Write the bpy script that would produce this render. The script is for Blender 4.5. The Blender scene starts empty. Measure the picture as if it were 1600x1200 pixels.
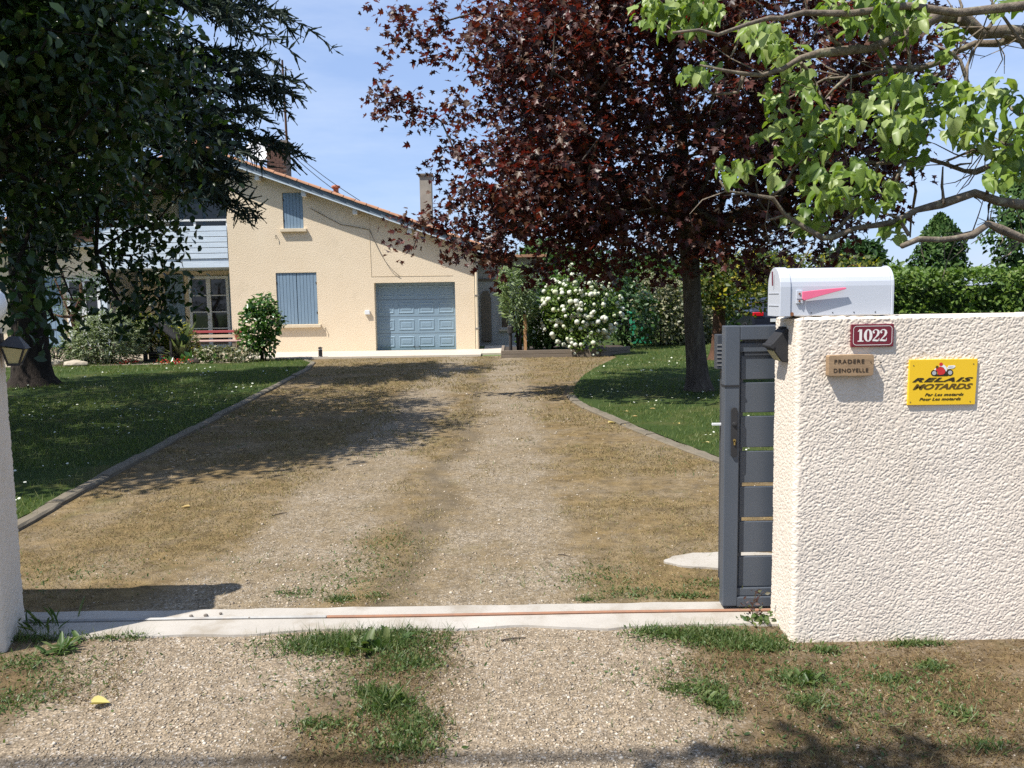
import bpy, bmesh, math, random
import numpy as np
from mathutils import Vector, Matrix
from mathutils.geometry import tessellate_polygon

SC = bpy.context.scene
COL = SC.collection
rng = np.random.default_rng(7)
random.seed(7)
R = math.radians

# ------------------------------------------------------------------ camera
PITCH, ROLL, EYE, FPX = R(5.9), R(0.9), 1.6, 1300.0
fwd = np.array([0, math.cos(PITCH), -math.sin(PITCH)])
up0 = np.array([0, math.sin(PITCH), math.cos(PITCH)])
rt0 = np.array([1.0, 0, 0])
rt = math.cos(ROLL) * rt0 - math.sin(ROLL) * up0
up = math.sin(ROLL) * rt0 + math.cos(ROLL) * up0
cam = bpy.data.cameras.new('camera')
cam.sensor_width = 36.0
cam.lens = 36.0 * FPX / 1600.0
cam.clip_start, cam.clip_end = 0.05, 3000.0
cam_ob = bpy.data.objects.new('camera', cam)
COL.objects.link(cam_ob)
cam_ob.matrix_world = Matrix(((rt[0], up[0], -fwd[0], 0), (rt[1], up[1], -fwd[1], 0), (rt[2], up[2], -fwd[2], EYE), (0, 0, 0, 1)))
SC.camera = cam_ob

# ------------------------------------------------------------------ world and sun
LDIR = Vector((0.53, 0.34, -1.0)).normalized()       # the way the sunlight travels
SUN_EL = math.asin(-LDIR.z)
SUN_AZ = math.atan2(-LDIR.x, -LDIR.y)
world = bpy.data.worlds.new('World')
SC.world = world
world.use_nodes = True
wn, wl = world.node_tree.nodes, world.node_tree.links
wn.clear()
w_out = wn.new('ShaderNodeOutputWorld')
w_bg = wn.new('ShaderNodeBackground')
w_sky = wn.new('ShaderNodeTexSky')
w_sky.sky_type = 'NISHITA'
w_sky.sun_disc = False
w_sky.sun_elevation = SUN_EL
w_sky.sun_rotation = SUN_AZ
w_sky.air_density, w_sky.dust_density, w_sky.ozone_density = 1.0, 0.5, 2.2
w_bg.inputs['Strength'].default_value = 0.135
wc = wn.new('ShaderNodeTexCoord')
wm = wn.new('ShaderNodeMapping'); wm.inputs['Scale'].default_value = (1.2, 3.0, 6.0); wm.inputs['Rotation'].default_value = (0, 0.35, 0.4)
wno = wn.new('ShaderNodeTexNoise'); wno.inputs['Scale'].default_value = 1.6; wno.inputs['Detail'].default_value = 7; wno.inputs['Roughness'].default_value = 0.6
wr = wn.new('ShaderNodeValToRGB'); wr.color_ramp.elements[0].position = 0.42; wr.color_ramp.elements[1].position = 0.8
wr.color_ramp.elements[1].color = (0.55, 0.55, 0.55, 1)
w_hz = wn.new('ShaderNodeMixRGB'); w_hz.inputs[0].default_value = 0.72; w_hz.inputs[2].default_value = (1.75, 2.45, 4.15, 1)
wl.new(w_sky.outputs['Color'], w_hz.inputs[1])
wmx = wn.new('ShaderNodeMixRGB'); wmx.inputs[2].default_value = (4.0, 4.5, 5.4, 1)
wl.new(wc.outputs['Generated'], wm.inputs['Vector']); wl.new(wm.outputs['Vector'], wno.inputs['Vector'])
wl.new(wno.outputs['Fac'], wr.inputs['Fac']); wl.new(wr.outputs['Color'], wmx.inputs[0]); wl.new(w_hz.outputs[0], wmx.inputs[1])
wl.new(wmx.outputs['Color'], w_bg.inputs['Color']); wl.new(w_bg.outputs['Background'], w_out.inputs['Surface'])

sun = bpy.data.lights.new('sun', 'SUN')
sun.energy, sun.angle, sun.color = 5.0, R(0.53), (1.0, 0.955, 0.88)
sun_ob = bpy.data.objects.new('sun', sun)
COL.objects.link(sun_ob)
sun_ob.location = (-6, -5, 14)
sun_ob.rotation_euler = LDIR.to_track_quat('-Z', 'Y').to_euler()

SC.view_settings.view_transform = 'Standard'
SC.view_settings.look = 'None'
SC.view_settings.exposure = 0.68
SC.view_settings.gamma = 1.0
SC.view_settings.use_curve_mapping = False
SC.render.engine = 'CYCLES'
SC.cycles.max_bounces = 6
SC.cycles.diffuse_bounces = 3
SC.cycles.glossy_bounces = 2
SC.cycles.transmission_bounces = 3
SC.cycles.transparent_max_bounces = 6
SC.cycles.use_denoising = False
SC.cycles.caustics_reflective = False
SC.cycles.caustics_refractive = False
SC.cycles.sample_clamp_indirect = 8

def W(px, py, Y):
    """the point at distance Y along the street axis that is seen in the given direction"""
    d = fwd + rt * ((px - 800) / FPX) - up * ((py - 600) / FPX)
    return np.array([0, 0, EYE]) + d * (Y / d[1])

def G(px, py, z=0.0):
    d = fwd + rt * ((px - 800) / FPX) - up * ((py - 600) / FPX)
    return np.array([0, 0, EYE]) + d * ((z - EYE) / d[2])

# ------------------------------------------------------------------ things, parts, meshes
def tag(o, label=None, cat=None, group=None, kind=None):
    if label: o['label'] = label
    if cat: o['category'] = cat
    if group: o['group'] = group
    if kind: o['kind'] = kind
    return o

def thing(name, label, cat, loc=(0, 0, 0), group=None):
    o = bpy.data.objects.new(name, None)
    o.empty_display_size = 0.2
    COL.objects.link(o)
    o.location = loc
    return tag(o, label, cat, group)

def world_loc(o):
    v = Vector((0, 0, 0))
    while o is not None:
        v = v + o.location
        o = o.parent
    return v

def link(name, me, mats, parent=None, origin=None, kind=None):
    """link a mesh whose vertices are in world coordinates; the origin goes to the parent's or the given spot"""
    o = bpy.data.objects.new(name, me)
    COL.objects.link(o)
    if parent is not None:
        o.parent = parent
        off = world_loc(parent)
    else:
        off = Vector(origin) if origin is not None else Vector((0, 0, 0))
        o.location = off
    if off.length > 0:
        me.transform(Matrix.Translation(-off))
    for m in (mats if isinstance(mats, (list, tuple)) else [mats]):
        me.materials.append(m)
    if kind: o['kind'] = kind
    return o

def place(name, me, parent, M, label=None):
    """one more object on shared mesh data; M is its world matrix (parents are never rotated)"""
    o = bpy.data.objects.new(name, me)
    COL.objects.link(o)
    o.parent = parent
    off = world_loc(parent) if parent is not None else Vector((0, 0, 0))
    o.matrix_basis = Matrix.Translation(-off) @ M
    if label: o['label'] = label
    return o

def tri_mesh(name, V, F, smooth=False):
    me = bpy.data.meshes.new(name)
    V = np.ascontiguousarray(V, dtype=np.float32); F = np.ascontiguousarray(F, dtype=np.int32)
    k = F.shape[1]
    me.vertices.add(len(V)); me.vertices.foreach_set('co', V.ravel())
    me.loops.add(F.size); me.loops.foreach_set('vertex_index', F.ravel())
    me.polygons.add(len(F)); me.polygons.foreach_set('loop_start', np.arange(0, F.size, k, dtype=np.int32))
    if smooth: me.polygons.foreach_set('use_smooth', np.ones(len(F), dtype=bool))
    me.update(calc_edges=True)
    return me

class MB:
    def __init__(self):
        self.v, self.f, self.m = [], [], []
    def add(self, vs, fs, mi=0):
        n = len(self.v)
        self.v += [tuple(float(c) for c in p) for p in vs]
        self.f += [tuple(i + n for i in f) for f in fs]
        self.m += [mi] * len(fs)
        return self
    def box(self, x0, x1, y0, y1, z0, z1, mi=0):
        vs = [(x0, y0, z0), (x1, y0, z0), (x1, y1, z0), (x0, y1, z0), (x0, y0, z1), (x1, y0, z1), (x1, y1, z1), (x0, y1, z1)]
        return self.add(vs, [(0, 3, 2, 1), (4, 5, 6, 7), (0, 1, 5, 4), (1, 2, 6, 5), (2, 3, 7, 6), (3, 0, 4, 7)], mi)
    def bar(self, a, b, w, h, mi=0, upv=(0, 0, 1)):
        a, b = Vector(a), Vector(b)
        d = (b - a).normalized(); u = Vector(upv)
        s = d.cross(u)
        if s.length < 1e-4: s = d.cross(Vector((1, 0, 0)))
        s.normalize(); t = s.cross(d)
        vs = []
        for p in (a, b):
            for i, j in ((-1, -1), (1, -1), (1, 1), (-1, 1)):
                vs.append(p + s * (i * w / 2) + t * (j * h / 2))
        return self.add(vs, [(0, 1, 2, 3), (7, 6, 5, 4), (0, 4, 5, 1), (1, 5, 6, 2), (2, 6, 7, 3), (3, 7, 4, 0)], mi)
    def tube(self, pts, rad, n=6, mi=0, cap=True):
        pts = [Vector(p) for p in pts]
        if not hasattr(rad, '__len__'): rad = [rad] * len(pts)
        rings, vs, fs = [], [], []
        ref = Vector((0.13, 0.31, 0.94))
        for i, p in enumerate(pts):
            d = (pts[min(i + 1, len(pts) - 1)] - pts[max(i - 1, 0)])
            d = d.normalized() if d.length > 1e-9 else Vector((0, 0, 1))
            s = d.cross(ref)
            if s.length < 0.1: s = d.cross(Vector((1, 0, 0)))
            s.normalize(); t = d.cross(s)
            for k in range(n):
                a = 2 * math.pi * k / n
                vs.append(p + (s * math.cos(a) + t * math.sin(a)) * rad[i])
        for i in range(len(pts) - 1):
            for k in range(n):
                k2 = (k + 1) % n
                fs.append((i * n + k, i * n + k2, (i + 1) * n + k2, (i + 1) * n + k))
        if cap:
            fs.append(tuple(range(n - 1, -1, -1))); fs.append(tuple((len(pts) - 1) * n + k for k in range(n)))
        return self.add(vs, fs, mi)
    def lathe(self, c, prof, n=16, mi=0, axis='z'):
        vs, fs = [], []
        for r, h in prof:
            for k in range(n):
                a = 2 * math.pi * k / n
                p = (r * math.cos(a), r * math.sin(a), h)
                if axis == 'x': p = (h, p[0], p[1])
                if axis == 'y': p = (p[0], h, p[1])
                vs.append((c[0] + p[0], c[1] + p[1], c[2] + p[2]))
        for i in range(len(prof) - 1):
            for k in range(n):
                k2 = (k + 1) % n
                fs.append((i * n + k, i * n + k2, (i + 1) * n + k2, (i + 1) * n + k))
        fs.append(tuple(range(n - 1, -1, -1))); fs.append(tuple((len(prof) - 1) * n + k for k in range(n)))
        return self.add(vs, fs, mi)
    def prism(self, poly, y0, y1, mi=0, plane='xz', holes=()):
        """a polygon (with holes) in the xz, xy or yz plane pulled along the third axis"""
        def P(a, b, c):
            return (a, c, b) if plane == 'xz' else ((a, b, c) if plane == 'xy' else (c, a, b))
        loops = [list(poly)] + [list(h) for h in holes]
        flat = [p for l in loops for p in l]
        tris = tessellate_polygon([[Vector((p[0], p[1], 0)) for p in l] for l in loops])
        n = len(flat)
        vs = [P(p[0], p[1], y0) for p in flat] + [P(p[0], p[1], y1) for p in flat]
        fs = [tuple(t) for t in tris] + [tuple(i + n for i in reversed(t)) for t in tris]
        k = 0
        for l in loops:
            m = len(l)
            for i in range(m):
                j = (i + 1) % m
                fs.append((k + i, k + j, k + j + n, k + i + n))
            k += m
        return self.add(vs, fs, mi)
    def mesh(self, name, smooth=False, fix=True):
        me = bpy.data.meshes.new(name)
        me.from_pydata(self.v, [], self.f)
        if any(self.m): me.polygons.foreach_set('material_index', self.m)
        if fix:
            bm = bmesh.new(); bm.from_mesh(me)
            bmesh.ops.recalc_face_normals(bm, faces=bm.faces)
            bm.to_mesh(me); bm.free()
        if smooth: me.polygons.foreach_set('use_smooth', [True] * len(me.polygons))
        me.update()
        return me
    def build(self, name, mats, parent=None, smooth=False, bevel=0, kind=None, origin=None, label=None, seg=2):
        o = link(name, self.mesh(name, smooth), mats, parent, origin, kind)
        if bevel:
            b = o.modifiers.new('bevel', 'BEVEL'); b.width = bevel; b.segments = seg; b.limit_method = 'ANGLE'; b.angle_limit = R(40)
        if label: o['label'] = label
        return o

# ------------------------------------------------------------------ noise on arrays
def vnoise(x, y, seed=0):
    x = np.asarray(x, float); y = np.asarray(y, float)
    xi, yi = np.floor(x).astype(np.int64), np.floor(y).astype(np.int64)
    fx, fy = x - xi, y - yi
    fx = fx * fx * (3 - 2 * fx); fy = fy * fy * (3 - 2 * fy)
    def h(a, b):
        n = (a * 374761393 + b * 668265263 + seed * 1442695041) & 0xffffffff
        n = ((n ^ (n >> 13)) * 1274126177) & 0xffffffff
        return ((n ^ (n >> 16)) & 0xffff) / 65535.0
    a, b, c, d = h(xi, yi), h(xi + 1, yi), h(xi, yi + 1), h(xi + 1, yi + 1)
    return (a * (1 - fx) + b * fx) * (1 - fy) + (c * (1 - fx) + d * fx) * fy

def fbm(x, y, seed=0, o=4):
    s, a, t = 0, 1.0, 0
    for i in range(o):
        s = s + a * vnoise(x * 2 ** i, y * 2 ** i, seed + i * 17); t += a; a *= 0.5
    return s / t

# ------------------------------------------------------------------ materials
def new_mat(name):
    m = bpy.data.materials.new(name); m.use_nodes = True
    nt = m.node_tree; nt.nodes.clear()
    out = nt.nodes.new('ShaderNodeOutputMaterial')
    b = nt.nodes.new('ShaderNodeBsdfPrincipled')
    nt.links.new(b.outputs['BSDF'], out.inputs['Surface'])
    return m, nt, b, out

def N(nt, t, **kw):
    n = nt.nodes.new(t)
    for k, v in kw.items():
        if hasattr(n, k): setattr(n, k, v)
        else: n.inputs[k.replace('_', ' ')].default_value = v
    return n

def coords(nt):
    return nt.nodes.new('ShaderNodeNewGeometry').outputs['Position']

def ramp(nt, fac, stops):
    r = nt.nodes.new('ShaderNodeValToRGB')
    e = r.color_ramp.elements
    while len(e) < len(stops): e.new(0.5)
    for el, (p, c) in zip(e, stops):
        el.position = p; el.color = (c[0], c[1], c[2], 1)
    nt.links.new(fac, r.inputs['Fac'])
    return r.outputs['Color']

def mix(nt, fac, a, b, mode='MIX'):
    m = nt.nodes.new('ShaderNodeMixRGB'); m.blend_type = mode
    for i, s in enumerate((fac, a, b)):
        if isinstance(s, (int, float)): m.inputs[i].default_value = s if i == 0 else (s, s, s, 1)
        elif isinstance(s, tuple): m.inputs[i].default_value = (s[0], s[1], s[2], 1)
        else: nt.links.new(s, m.inputs[i])
    return m.outputs[0]

def noise(nt, vec, scale, detail=4, rough=0.55, out='Fac'):
    n = nt.nodes.new('ShaderNodeTexNoise')
    n.inputs['Scale'].default_value = scale; n.inputs['Detail'].default_value = detail; n.inputs['Roughness'].default_value = rough
    nt.links.new(vec, n.inputs['Vector'])
    return n.outputs[out]

def bump(nt, b, h, strength=0.3, dist=0.01):
    n = nt.nodes.new('ShaderNodeBump'); n.inputs['Strength'].default_value = strength; n.inputs['Distance'].default_value = dist
    nt.links.new(h, n.inputs['Height']); nt.links.new(n.outputs['Normal'], b.inputs['Normal'])

def pm(name, c1, c2=None, scale=6.0, rough=0.7, bmp=0.0, bscale=60.0, bdist=0.004, metal=0.0, spec=0.4, fine=None, stretch=None, dirt=None):
    """painted / mineral surface: two tones mixed by noise, an optional finer grain, relief"""
    m, nt, b, _ = new_mat(name)
    p = coords(nt)
    if stretch:
        mp = nt.nodes.new('ShaderNodeMapping'); mp.inputs['Scale'].default_value = stretch
        nt.links.new(p, mp.inputs['Vector']); p = mp.outputs['Vector']
    c = ramp(nt, noise(nt, p, scale, 5, 0.6), [(0.3, c1), (0.7, c2 or c1)])
    if fine:
        c = mix(nt, fine, c, ramp(nt, noise(nt, p, bscale, 3, 0.7), [(0.3, (0.25,) * 3), (0.75, (1.0,) * 3)]), 'MULTIPLY')
    if dirt:
        c = mix(nt, ramp(nt, noise(nt, p, dirt[1], 6, 0.65), [(dirt[2], (0,) * 3), (dirt[2] + 0.18, (dirt[3],) * 3)]), c, dirt[0])
    nt.links.new(c, b.inputs['Base Color'])
    b.inputs['Roughness'].default_value = rough; b.inputs['Metallic'].default_value = metal
    b.inputs['Specular IOR Level'].default_value = spec
    if bmp: bump(nt, b, noise(nt, p, bscale, 4, 0.6), bmp, bdist)
    return m

def leaf_mat(name, cols, rough=0.45, trans=0.35, spec=0.35, tcol=None, sat=1.0):
    """leaves: tone by island, diffuse and gloss with light passing through"""
    m, nt, b, out = new_mat(name)
    g = nt.nodes.new('ShaderNodeNewGeometry')
    oi = nt.nodes.new('ShaderNodeObjectInfo')
    ad = N(nt, 'ShaderNodeMath', operation='ADD'); nt.links.new(g.outputs['Random Per Island'], ad.inputs[0]); nt.links.new(oi.outputs['Random'], ad.inputs[1])
    fr = N(nt, 'ShaderNodeMath', operation='FRACT'); nt.links.new(ad.outputs[0], fr.inputs[0])
    c = ramp(nt, fr.outputs[0], [(i / (len(cols) - 1), k) for i, k in enumerate(cols)])
    nt.links.new(c, b.inputs['Base Color'])
    b.inputs['Roughness'].default_value = rough; b.inputs['Specular IOR Level'].default_value = spec
    if trans > 0:
        t = nt.nodes.new('ShaderNodeBsdfTranslucent')
        nt.links.new(mix(nt, 1.0, c, tcol or (1.3, 1.5, 0.6), 'MULTIPLY'), t.inputs['Color'])
        mx = nt.nodes.new('ShaderNodeMixShader'); mx.inputs[0].default_value = trans
        nt.links.new(b.outputs['BSDF'], mx.inputs[1]); nt.links.new(t.outputs['BSDF'], mx.inputs[2])
        nt.links.new(mx.outputs['Shader'], out.inputs['Surface'])
    return m

M = {}
M['render'] = pm('house_render', (0.77, 0.645, 0.48), (0.73, 0.60, 0.435), 0.9, 0.9, 0.5, 30, 0.02, spec=0.1, fine=0.10, dirt=((0.50, 0.42, 0.30), 0.7, 0.58, 0.5))
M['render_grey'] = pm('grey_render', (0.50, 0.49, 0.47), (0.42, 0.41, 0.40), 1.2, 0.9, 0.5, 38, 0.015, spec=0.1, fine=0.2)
M['crepi'] = pm('roughcast', (0.76, 0.675, 0.575), (0.71, 0.62, 0.515), 2.5, 0.92, 0.35, 300, 0.002, spec=0.08, fine=0.12, stretch=(1, 1, .35), dirt=((0.42, 0.35, 0.27), 5, 0.60, 0.45))
M['sill'] = pm('sill_stone', (0.66, 0.56, 0.41), (0.58, 0.48, 0.35), 5, 0.85, 0.3, 80, 0.003, spec=0.15)
M['shutter'] = pm('blue_grey_paint', (0.20, 0.285, 0.375), (0.175, 0.25, 0.33), 3, 0.55, 0.15, 30, 0.002, stretch=(8, 8, 1), spec=0.35, dirt=((0.26, 0.32, 0.37), 5, 0.62, 0.4))
M['garage'] = pm('garage_paint', (0.215, 0.305, 0.385), (0.195, 0.28, 0.355), 1.5, 0.5, 0.05, 60, 0.002, spec=0.35)
M['balcony'] = pm('pale_blue_boards', (0.60, 0.68, 0.76), (0.50, 0.58, 0.67), 2, 0.6, 0.2, 24, 0.002, stretch=(1, 8, 8), dirt=((0.42, 0.46, 0.50), 3, 0.6, 0.5))
M['white'] = pm('white_paint', (0.74, 0.75, 0.76), (0.68, 0.69, 0.70), 4, 0.5, 0.05, 60, dirt=((0.55, 0.52, 0.46), 4, 0.64, 0.4))
M['fascia'] = pm('fascia_paint', (0.135, 0.17, 0.20), (0.11, 0.14, 0.17), 4, 0.6, 0.1, 40)
M['fascia_light'] = pm('pale_trim', (0.56, 0.64, 0.70), (0.50, 0.57, 0.63), 4, 0.6, 0.1, 40)
M['glass'] = pm('window_glass', (0.012, 0.014, 0.018), (0.02, 0.02, 0.024), 1.2, 0.04, spec=0.6)
M['iron'] = pm('black_iron', (0.02, 0.02, 0.022), (0.035, 0.032, 0.03), 20, 0.5, 0.1, 80)
M['tile'] = pm('clay_tile', (0.50, 0.265, 0.155), (0.36, 0.19, 0.115), 3.5, 0.85, 0.3, 40, 0.004, spec=0.15, fine=0.3, dirt=((0.20, 0.16, 0.11), 2.5, 0.55, 0.6))
M['terracotta'] = pm('terracotta', (0.50, 0.19, 0.11), (0.42, 0.16, 0.09), 10, 0.8, 0.2, 60)
M['brick'] = pm('brick', (0.13, 0.072, 0.052), (0.09, 0.052, 0.04), 14, 0.9, 0.4, 60, 0.004, fine=0.3)
M['mortar'] = pm('mortar', (0.20, 0.17, 0.14), (0.14, 0.12, 0.10), 14, 0.95, 0.3, 80)
M['concrete'] = pm('concrete_old', (0.40, 0.36, 0.30), (0.27, 0.245, 0.205), 3, 0.9, 0.4, 60, 0.004, fine=0.25, dirt=((0.15, 0.14, 0.11), 4, 0.52, 0.6))
M['pale_concrete'] = pm('concrete_pale', (0.44, 0.405, 0.355), (0.35, 0.32, 0.275), 2.2, 0.85, 0.25, 90, 0.003, fine=0.15, dirt=((0.25, 0.21, 0.155), 4.5, 0.50, 0.7))
M['terrace'] = pm('terrace_screed', (0.54, 0.48, 0.40), (0.47, 0.42, 0.345), 1.2, 0.85, 0.15, 60, 0.003, fine=0.1)
M['kerb'] = pm('kerb_concrete', (0.215, 0.18, 0.13), (0.135, 0.115, 0.082), 4, 0.92, 0.5, 70, 0.006, fine=0.35, dirt=((0.13, 0.12, 0.085), 5, 0.53, 0.75))
M['anthracite'] = pm('anthracite_paint', (0.078, 0.090, 0.110), (0.068, 0.080, 0.098), 2, 0.42, 0.05, 200, 0.0006, spec=0.45, dirt=((0.15, 0.145, 0.135), 6, 0.66, 0.3))
M['anthracite_dark'] = pm('anthracite_shade', (0.05, 0.056, 0.066), (0.045, 0.05, 0.06), 4, 0.5)  # darker gate paint: shade in channel and gaps, plain colour on the guide post
M['rubber'] = pm('black_rubber', (0.018, 0.018, 0.02), (0.026, 0.026, 0.028), 8, 0.7, 0.1, 80)
M['brass'] = pm('brass', (0.52, 0.38, 0.14), (0.44, 0.32, 0.12), 20, 0.35, metal=0.9)
M['steel'] = pm('zinc_steel', (0.30, 0.30, 0.29), (0.20, 0.19, 0.18), 12, 0.6, metal=0.35, dirt=((0.22, 0.16, 0.11), 9, 0.55, 0.6))
M['rust'] = pm('rusty_rail', (0.30, 0.145, 0.08), (0.22, 0.12, 0.08), 18, 0.85, 0.3, 120, 0.002)
M['mailbox'] = pm('mailbox_enamel', (0.50, 0.525, 0.575), (0.47, 0.495, 0.545), 3, 0.34, 0.02, 30, 0.002, spec=0.5, dirt=((0.52, 0.50, 0.47), 6, 0.69, 0.4))
M['rust_spot'] = pm('rust_spot', (0.25, 0.10, 0.04), (0.14, 0.06, 0.03), 60, 0.9)
M['flag'] = pm('faded_red_flag', (0.78, 0.155, 0.27), (0.72, 0.135, 0.235), 12, 0.5)
M['maroon'] = pm('maroon_enamel', (0.155, 0.012, 0.028), (0.135, 0.011, 0.024), 9, 0.25, spec=0.5)
M['enamel_white'] = pm('enamel_white', (0.76, 0.72, 0.68), (0.72, 0.68, 0.64), 20, 0.3)
M['yellow'] = pm('yellow_sign_paint', (0.79, 0.50, 0.02), (0.76, 0.48, 0.022), 5, 0.42, spec=0.4)
M['ink'] = pm('black_ink', (0.022, 0.015, 0.006), (0.03, 0.02, 0.008), 30, 0.5)
M['ink_brown'] = pm('faded_ink', (0.11, 0.062, 0.008), (0.085, 0.05, 0.008), 30, 0.5)
M['red_print'] = pm('red_print', (0.56, 0.03, 0.03), (0.50, 0.025, 0.025), 30, 0.5)
M['white_print'] = pm('white_print', (0.74, 0.74, 0.75), (0.68, 0.68, 0.70), 30, 0.5)
M['grey_print'] = pm('grey_print', (0.42, 0.43, 0.44), (0.38, 0.39, 0.4), 30, 0.5)
M['plank'] = pm('weathered_plank', (0.40, 0.27, 0.155), (0.27, 0.18, 0.105), 5, 0.8, 0.35, 30, 0.003, stretch=(2, 2, 14), fine=0.3, dirt=((0.17, 0.125, 0.085), 7, 0.58, 0.6))
M['burnt'] = pm('burnt_letters', (0.022, 0.013, 0.008), (0.04, 0.024, 0.014), 60, 0.9)
M['timber'] = pm('grey_timber', (0.25, 0.20, 0.15), (0.16, 0.13, 0.10), 4, 0.85, 0.4, 30, 0.004, stretch=(1, 6, 12), fine=0.3)
M['stake'] = pm('pine_stake', (0.48, 0.27, 0.12), (0.40, 0.22, 0.10), 4, 0.8, 0.3, 30, stretch=(8, 8, 1))
M['bark'] = pm('grey_bark', (0.155, 0.125, 0.10), (0.075, 0.06, 0.05), 5, 0.95, 0.9, 18, 0.03, stretch=(3, 3, 0.7), spec=0.1, fine=0.5, dirt=((0.24, 0.215, 0.16), 3, 0.55, 0.6))
M['bark_dark'] = pm('dark_bark', (0.062, 0.05, 0.042), (0.03, 0.025, 0.022), 5, 0.95, 0.9, 14, 0.03, stretch=(3, 3, 0.6), spec=0.08, fine=0.5)
M['bark_lichen'] = pm('lichen_bark', (0.26, 0.215, 0.165), (0.12, 0.095, 0.075), 22, 0.95, 0.8, 70, 0.008, spec=0.1, fine=0.4, dirt=((0.40, 0.40, 0.27), 14, 0.56, 0.8))
M['bark_red'] = pm('reddish_bark', (0.16, 0.085, 0.055), (0.085, 0.05, 0.035), 6, 0.95, 0.8, 24, 0.02, stretch=(3, 3, 0.8), spec=0.1, fine=0.4)
M['maple'] = leaf_mat('maple_leaf', [(0.026, 0.011, 0.009), (0.046, 0.016, 0.012), (0.066, 0.020, 0.015), (0.115, 0.032, 0.022), (0.085, 0.045, 0.02), (0.036, 0.014, 0.011)], 0.42, 0.27, 0.4, (2.2, 0.75, 0.6))
M['magnolia'] = leaf_mat('dark_broad_leaf', [(0.013, 0.029, 0.009), (0.021, 0.044, 0.012), (0.030, 0.060, 0.014), (0.018, 0.036, 0.011), (0.058, 0.092, 0.018)], 0.34, 0.24, 0.36)
M['cedar'] = leaf_mat('cedar_needles', [(0.030, 0.045, 0.040), (0.052, 0.072, 0.060), (0.078, 0.10, 0.076), (0.038, 0.056, 0.048)], 0.7, 0.08, 0.2)
M['catalpa'] = leaf_mat('catalpa_leaf', [(0.12, 0.195, 0.03), (0.18, 0.265, 0.045), (0.24, 0.325, 0.075), (0.31, 0.37, 0.14), (0.15, 0.23, 0.035), (0.065, 0.12, 0.022)], 0.42, 0.38, 0.45, (1.3, 1.35, 0.5))
M['hedge'] = leaf_mat('hedge_leaf', [(0.065, 0.115, 0.02), (0.10, 0.165, 0.028), (0.13, 0.20, 0.034), (0.08, 0.14, 0.024), (0.165, 0.21, 0.045)], 0.5, 0.25, 0.35)
M['shrub'] = leaf_mat('shrub_leaf', [(0.04, 0.085, 0.02), (0.06, 0.12, 0.028), (0.085, 0.15, 0.035), (0.05, 0.10, 0.022)], 0.45, 0.28, 0.4)
M['shrub_dark'] = leaf_mat('dark_shrub_leaf', [(0.02, 0.05, 0.014), (0.03, 0.068, 0.018), (0.045, 0.09, 0.024), (0.06, 0.115, 0.03)], 0.34, 0.2, 0.5)
M['camellia'] = leaf_mat('glossy_leaf', [(0.03, 0.075, 0.016), (0.045, 0.11, 0.022), (0.075, 0.16, 0.03), (0.13, 0.22, 0.05)], 0.3, 0.25, 0.5)
M['grey_leaf'] = leaf_mat('silver_leaf', [(0.14, 0.175, 0.10), (0.20, 0.235, 0.135), (0.28, 0.31, 0.20), (0.11, 0.14, 0.075)], 0.65, 0.2, 0.25)
M['variegated'] = leaf_mat('variegated_leaf', [(0.12, 0.18, 0.075), (0.17, 0.235, 0.10), (0.30, 0.34, 0.19), (0.09, 0.145, 0.06)], 0.5, 0.25, 0.35)
M['pale_leaf'] = leaf_mat('pale_speckled_leaf', [(0.06, 0.085, 0.03), (0.12, 0.13, 0.06), (0.34, 0.31, 0.20), (0.05, 0.075, 0.028)], 0.45, 0.2, 0.4)
M['yellow_leaf'] = leaf_mat('yellow_leaf', [(0.05, 0.08, 0.02), (0.07, 0.10, 0.022), (0.11, 0.13, 0.03), (0.05, 0.075, 0.018), (0.10, 0.12, 0.03), (0.50, 0.42, 0.035)], 0.5, 0.35, 0.3)
M['cypress'] = leaf_mat('cypress_leaf', [(0.03, 0.07, 0.016), (0.045, 0.095, 0.02), (0.07, 0.12, 0.028)], 0.6, 0.12, 0.25)
M['blossom'] = leaf_mat('white_blossom', [(0.66, 0.68, 0.56), (0.72, 0.73, 0.64), (0.60, 0.64, 0.42)], 0.7, 0.2, 0.2, (1, 1, 0.9))
M['red_flower'] = leaf_mat('red_flower', [(0.50, 0.04, 0.025), (0.34, 0.03, 0.02), (0.56, 0.09, 0.05)], 0.6, 0.2, 0.2, (1.2, 0.8, 0.8))
M['grass'] = leaf_mat('lawn_grass', [(0.055, 0.09, 0.018), (0.085, 0.13, 0.027), (0.12, 0.165, 0.036), (0.19, 0.195, 0.065), (0.07, 0.105, 0.02)], 0.5, 0.3, 0.3)
M['weed'] = leaf_mat('weed_leaf', [(0.045, 0.085, 0.022), (0.065, 0.11, 0.03), (0.095, 0.14, 0.04), (0.15, 0.17, 0.06), (0.055, 0.10, 0.026)], 0.45, 0.3, 0.35)
M['straw'] = leaf_mat('dry_grass', [(0.28, 0.21, 0.095), (0.20, 0.155, 0.068), (0.36, 0.28, 0.14), (0.12, 0.095, 0.04), (0.16, 0.155, 0.05)], 0.8, 0.2, 0.15, (1, 1, 0.8))
M['dead_moss'] = leaf_mat('dead_moss', [(0.10, 0.065, 0.03), (0.14, 0.09, 0.042), (0.065, 0.045, 0.024), (0.22, 0.15, 0.07), (0.09, 0.065, 0.03)], 0.9, 0.1, 0.1, (1, 1, 0.8))
M['fallen_yellow'] = leaf_mat('fallen_yellow', [(0.52, 0.45, 0.16), (0.46, 0.38, 0.12)], 0.6, 0.2, 0.2, (1, 1, 0.6))
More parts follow.
